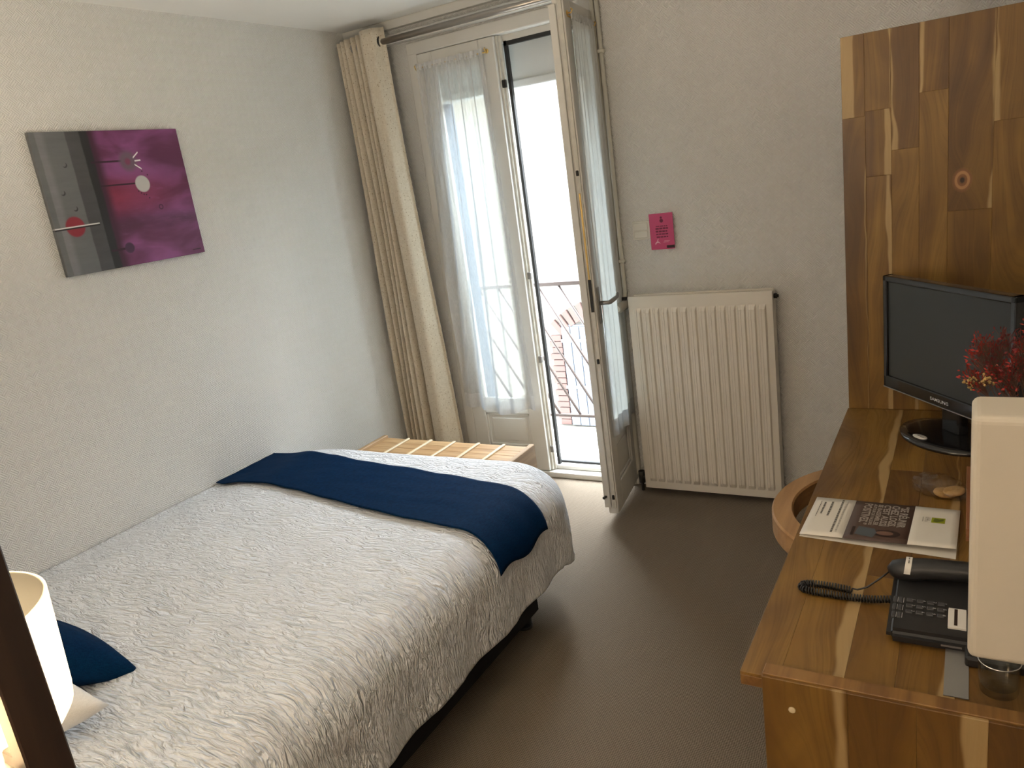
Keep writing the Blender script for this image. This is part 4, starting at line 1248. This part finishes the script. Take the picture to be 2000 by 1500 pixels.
# dried flowers in a vase behind the white wall lamp
vs_ = empty('vase', (.105, 1.52, DT), 0, 'slim grey vase holding the dried flowers on the desk', 'vase')
q = MB(); q.lathe([(0, 0), (.034, 0), (.040, .03), (.042, .08), (.034, .14), (.022, .19), (.020, .215), (.024, .222), (.021, .222), (.017, .213), (.019, .19), (0, .16)], (.105, 1.52, DT), 28); q.build('vase_body', M['vase'], vs_)
fl = empty('dried_flowers', (.105, 1.52, DT + .20), 0, 'bunch of dried red and straw flowers in front of the television', 'flowers')
rf = random.Random(11)
stems = MB(); red = MB(); dk = MB(); straw = MB()
base = Vector((.105, 1.52, DT + .205))
def spray(tip, q, col, n):
    mid = base.lerp(tip, .55) + Vector((rf.uniform(-.006, .006), rf.uniform(-.006, .006), .012))
    stems.tube([base + Vector((rf.uniform(-.010, .010), rf.uniform(-.010, .010), -.03)), mid, tip], .0007, 4, caps=False)
    for _ in range(n):
        o_ = Vector((rf.gauss(0, 1), rf.gauss(0, 1), rf.gauss(0, 1))).normalized() * rf.uniform(.003, .024)
        p = tip + o_
        j = tip.lerp(mid, rf.uniform(.05, .45))
        stems.tube([j, p], .00035, 3, caps=False)
        d = (p - j).normalized(); l = rf.uniform(.004, .010)
        sd = d.orthogonal().normalized() * rf.uniform(.0012, .0026)
        up = d.cross(sd).normalized() * .0012
        a, b_, c, e = [q.bm.verts.new(w) for w in (p - d * l * .5 + up, p + sd, p + d * l * .5 - up, p - sd)]
        q.bm.faces.new((a, b_, c)); q.bm.faces.new((a, c, e))
for i in range(64):
    a = rf.uniform(0, 2 * math.pi); r = .112 * math.sqrt(rf.uniform(.02, 1))
    tip = Vector((.105 + r * math.cos(a), 1.52 + r * math.sin(a) * .7, DT + .468 - r * r * 4.0 + rf.uniform(-.055, .02)))
    spray(tip, red if rf.random() < .6 else dk, 0, 46)
for (x, y, z) in ((.006, 1.50, 1.142), (.030, 1.488, 1.150), (.052, 1.495, 1.10)):
    tip = Vector((x, y, z)); mid = base.lerp(tip, .5) + Vector((0, 0, .01))
    stems.tube([base, mid, tip], .0009, 4, caps=False)
    for _ in range(34):
        o_ = Vector((rf.gauss(0, 1), rf.gauss(0, 1), rf.gauss(0, 1))).normalized() * rf.uniform(.004, .013)
        straw.ball(tip + o_, rf.uniform(.0014, .0024), 5, 4); stems.tube([tip - Vector((0, 0, .008)), tip + o_], .0004, 3, caps=False)
for nm, q, mt in (('stems', stems, 'stem'), ('red_florets', red, 'red_dry'), ('dark_florets', dk, 'red_dark'), ('straw_florets', straw, 'straw')):
    o = q.build(nm, M[mt], fl, normals=False); o['kind'] = 'stuff'

# ------------------------------------------------------------------ white box lamp on the right wall
wlp = empty('wall_lamp', (XR, 1.10, 1.06), 0, 'large white rectangular wall lamp above the near end of the desk', 'lamp')
q = MB(); q.box(.0065, XR - .02, 1.06, 1.152, .883, 1.232, .010, 4); o = q.build('lamp_shade', M['shade_white'], wlp)
for f in o.data.polygons: f.use_smooth = False
q = MB(); q.box(XR - .02, XR - .0005, 1.075, 1.137, .96, 1.16, .003); q.build('wall_plate', M['greymetal'], wlp)

# ------------------------------------------------------------------ bedside lamp on a dark wooden post
lamp = empty('floor_lamp', (-.87, .31, 0), 0, 'lit floor lamp with dark wooden post and opal glass shade beside the bed', 'lamp')
LX, LY, LR = -1.016, .305, .131
q = MB(); q.lathe([(0, 0), (.135, 0), (.14, .006), (.135, .018), (.06, .024), (0, .024)], (-.845, .318, 0), 36); q.build('base', M['darkwood'], lamp)
q = MB(); q.box(-.866, -.838, .297, .341, .02, 1.42, .002); q.build('post', M['darkwood'], lamp)
q = MB(); q.box(LX + .03, -.866, LY - .006, LY + .022, 1.062, 1.080, .002); q.lathe([(0, 1.066), (.045, 1.066), (.045, 1.082), (0, 1.082)], (LX, LY, 0), 24); q.build('bracket', M['darkwood'], lamp)
q = MB(); q.lathe([(.05, 1.0405), (LR - .030, 1.0405), (LR - .016, 1.045), (LR - .008, 1.056), (LR - .006, 1.07), (LR, 1.20)], (LX, LY, 0), 56); o = q.build('lamp_shade', M['opal'], lamp); solid(o, .004, -1)
q = MB(); q.tube([(LX, LY, 1.08), (LX, LY, 1.105)], .016, 14); q.build('socket', M['white_print'], lamp)
q = MB(); q.ball((LX, LY, 1.128), .024, 16, 12); q.build('bulb', M['bulb'], lamp)
ld = bpy.data.lights.new('lamp_glow', 'POINT'); ld.energy = 38.0; ld.color = (1.0, .85, .66); ld.shadow_soft_size = .035
lo = bpy.data.objects.new('lamp_glow', ld); COL.objects.link(lo); lo.location = (LX, LY, 1.155)

# ------------------------------------------------------------------ balcony and the house opposite
YO = YB + .3
q = MB(); q.box(DX0 - .25, DX0 + .045, YB + .08, YB + .26, -.2, 2.5); q.box(DX1 - .045, DX1 + .3, YB + .08, YB + .26, -.2, 2.5)
o = struct('trim_5', q, M['reveal'], 'white masonry reveals outside the door', 'reveal')
q = MB(); q.box(DX0 + .045, DX1 - .045, YB + .14, YB + .24, 2.032, 2.32, .002); q.box(DX0 + .045, DX1 - .045, YB + .13, YB + .25, 1.998, 2.036, .006, 2)
struct('trim_6', q, M['shutter_box'], 'grey shutter box outside at the top of the door', 'shutter box')
q = MB(); q.box(-4.2, .6, YB, 4.17, -.22, -.02)
struct('trim_7', q, M['concrete'], 'pale concrete balcony floor', 'balcony floor')
rl_ = empty('balcony_railing', (-1.9, 4.12, 0), 0, 'brown iron balcony railing with slanting bars', 'railing')
yr = 4.12
q = MB(); q.box(-3.6, .4, yr - .012, yr + .012, .922, .946, .002); q.build('top_rail', M['rail'], rl_)
q = MB(); q.box(-3.6, .4, yr - .010, yr + .010, .088, .106, .002); q.build('bottom_rail', M['rail'], rl_)
for x in (-3.55, -1.2, .35):
    q = MB(); q.box(x - .014, x + .014, yr - .014, yr + .014, -.02, .93, .002); q.build('post', M['rail'], rl_)
# slanting bars: from the top rail down to the right
k = 0
pitch, run = .142, .475
x = -3.4
me0 = None
while x < .0:
    q = MB()
    q.tube([(0, 0, .925), (run, 0, .10)], .0075, 6)
    if me0 is None:
        o = q.build('slanting_bar', M['rail'], rl_, local=True); me0 = o.data
        o.location = (x + 1.9, 0, 0)
    else:
        q.bm.free(); o = bpy.data.objects.new('slanting_bar', me0); COL.objects.link(o); o.parent = rl_; o.location = (x + 1.9, 0, 0)
    x += pitch
YF = 7.0
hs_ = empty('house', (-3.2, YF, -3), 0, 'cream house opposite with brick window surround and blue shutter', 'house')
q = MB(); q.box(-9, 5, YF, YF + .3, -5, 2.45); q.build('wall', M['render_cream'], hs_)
q = MB(); q.box(-9.1, 5.1, YF - .08, YF + .4, 2.45, 2.55, .01); q.build('coping', M['stone'], hs_)
# window surround: jamb bricks, arch bricks
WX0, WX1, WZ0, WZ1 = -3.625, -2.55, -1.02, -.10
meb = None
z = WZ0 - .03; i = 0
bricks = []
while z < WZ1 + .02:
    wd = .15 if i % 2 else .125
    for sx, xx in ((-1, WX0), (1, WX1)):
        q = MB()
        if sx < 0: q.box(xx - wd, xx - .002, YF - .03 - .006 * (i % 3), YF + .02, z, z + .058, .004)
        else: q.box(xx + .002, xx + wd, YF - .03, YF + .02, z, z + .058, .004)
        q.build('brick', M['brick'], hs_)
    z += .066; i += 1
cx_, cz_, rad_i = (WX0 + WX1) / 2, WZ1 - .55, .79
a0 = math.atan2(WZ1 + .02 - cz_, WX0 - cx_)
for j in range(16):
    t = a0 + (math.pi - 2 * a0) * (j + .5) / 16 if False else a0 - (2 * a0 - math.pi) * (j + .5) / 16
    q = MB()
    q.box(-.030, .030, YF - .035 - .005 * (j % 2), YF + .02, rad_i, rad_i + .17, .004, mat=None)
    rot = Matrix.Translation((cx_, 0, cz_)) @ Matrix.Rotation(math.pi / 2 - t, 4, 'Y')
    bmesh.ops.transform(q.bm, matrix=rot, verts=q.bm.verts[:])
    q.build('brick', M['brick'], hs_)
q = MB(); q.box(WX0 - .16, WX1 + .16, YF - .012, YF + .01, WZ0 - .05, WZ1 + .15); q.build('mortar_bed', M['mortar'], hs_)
q = MB(); q.box(WX0 - .18, WX1 + .18, YF - .10, YF + .02, WZ0 - .13, WZ0 - .045, .01); q.build('window_sill', M['stone'], hs_)
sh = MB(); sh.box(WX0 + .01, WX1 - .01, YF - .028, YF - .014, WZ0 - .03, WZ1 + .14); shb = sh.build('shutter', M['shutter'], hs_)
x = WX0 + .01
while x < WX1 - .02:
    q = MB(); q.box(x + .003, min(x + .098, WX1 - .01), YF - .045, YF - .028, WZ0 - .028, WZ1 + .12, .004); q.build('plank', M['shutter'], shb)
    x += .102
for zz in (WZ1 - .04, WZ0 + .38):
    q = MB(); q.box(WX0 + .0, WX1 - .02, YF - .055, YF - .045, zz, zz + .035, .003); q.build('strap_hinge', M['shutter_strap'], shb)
q = MB(); q.box(-12, 8, YB + .3, YF + .3, -5.1, -5.0); struct('trim_8', q, M['concrete'], 'street far below the balcony', 'street')
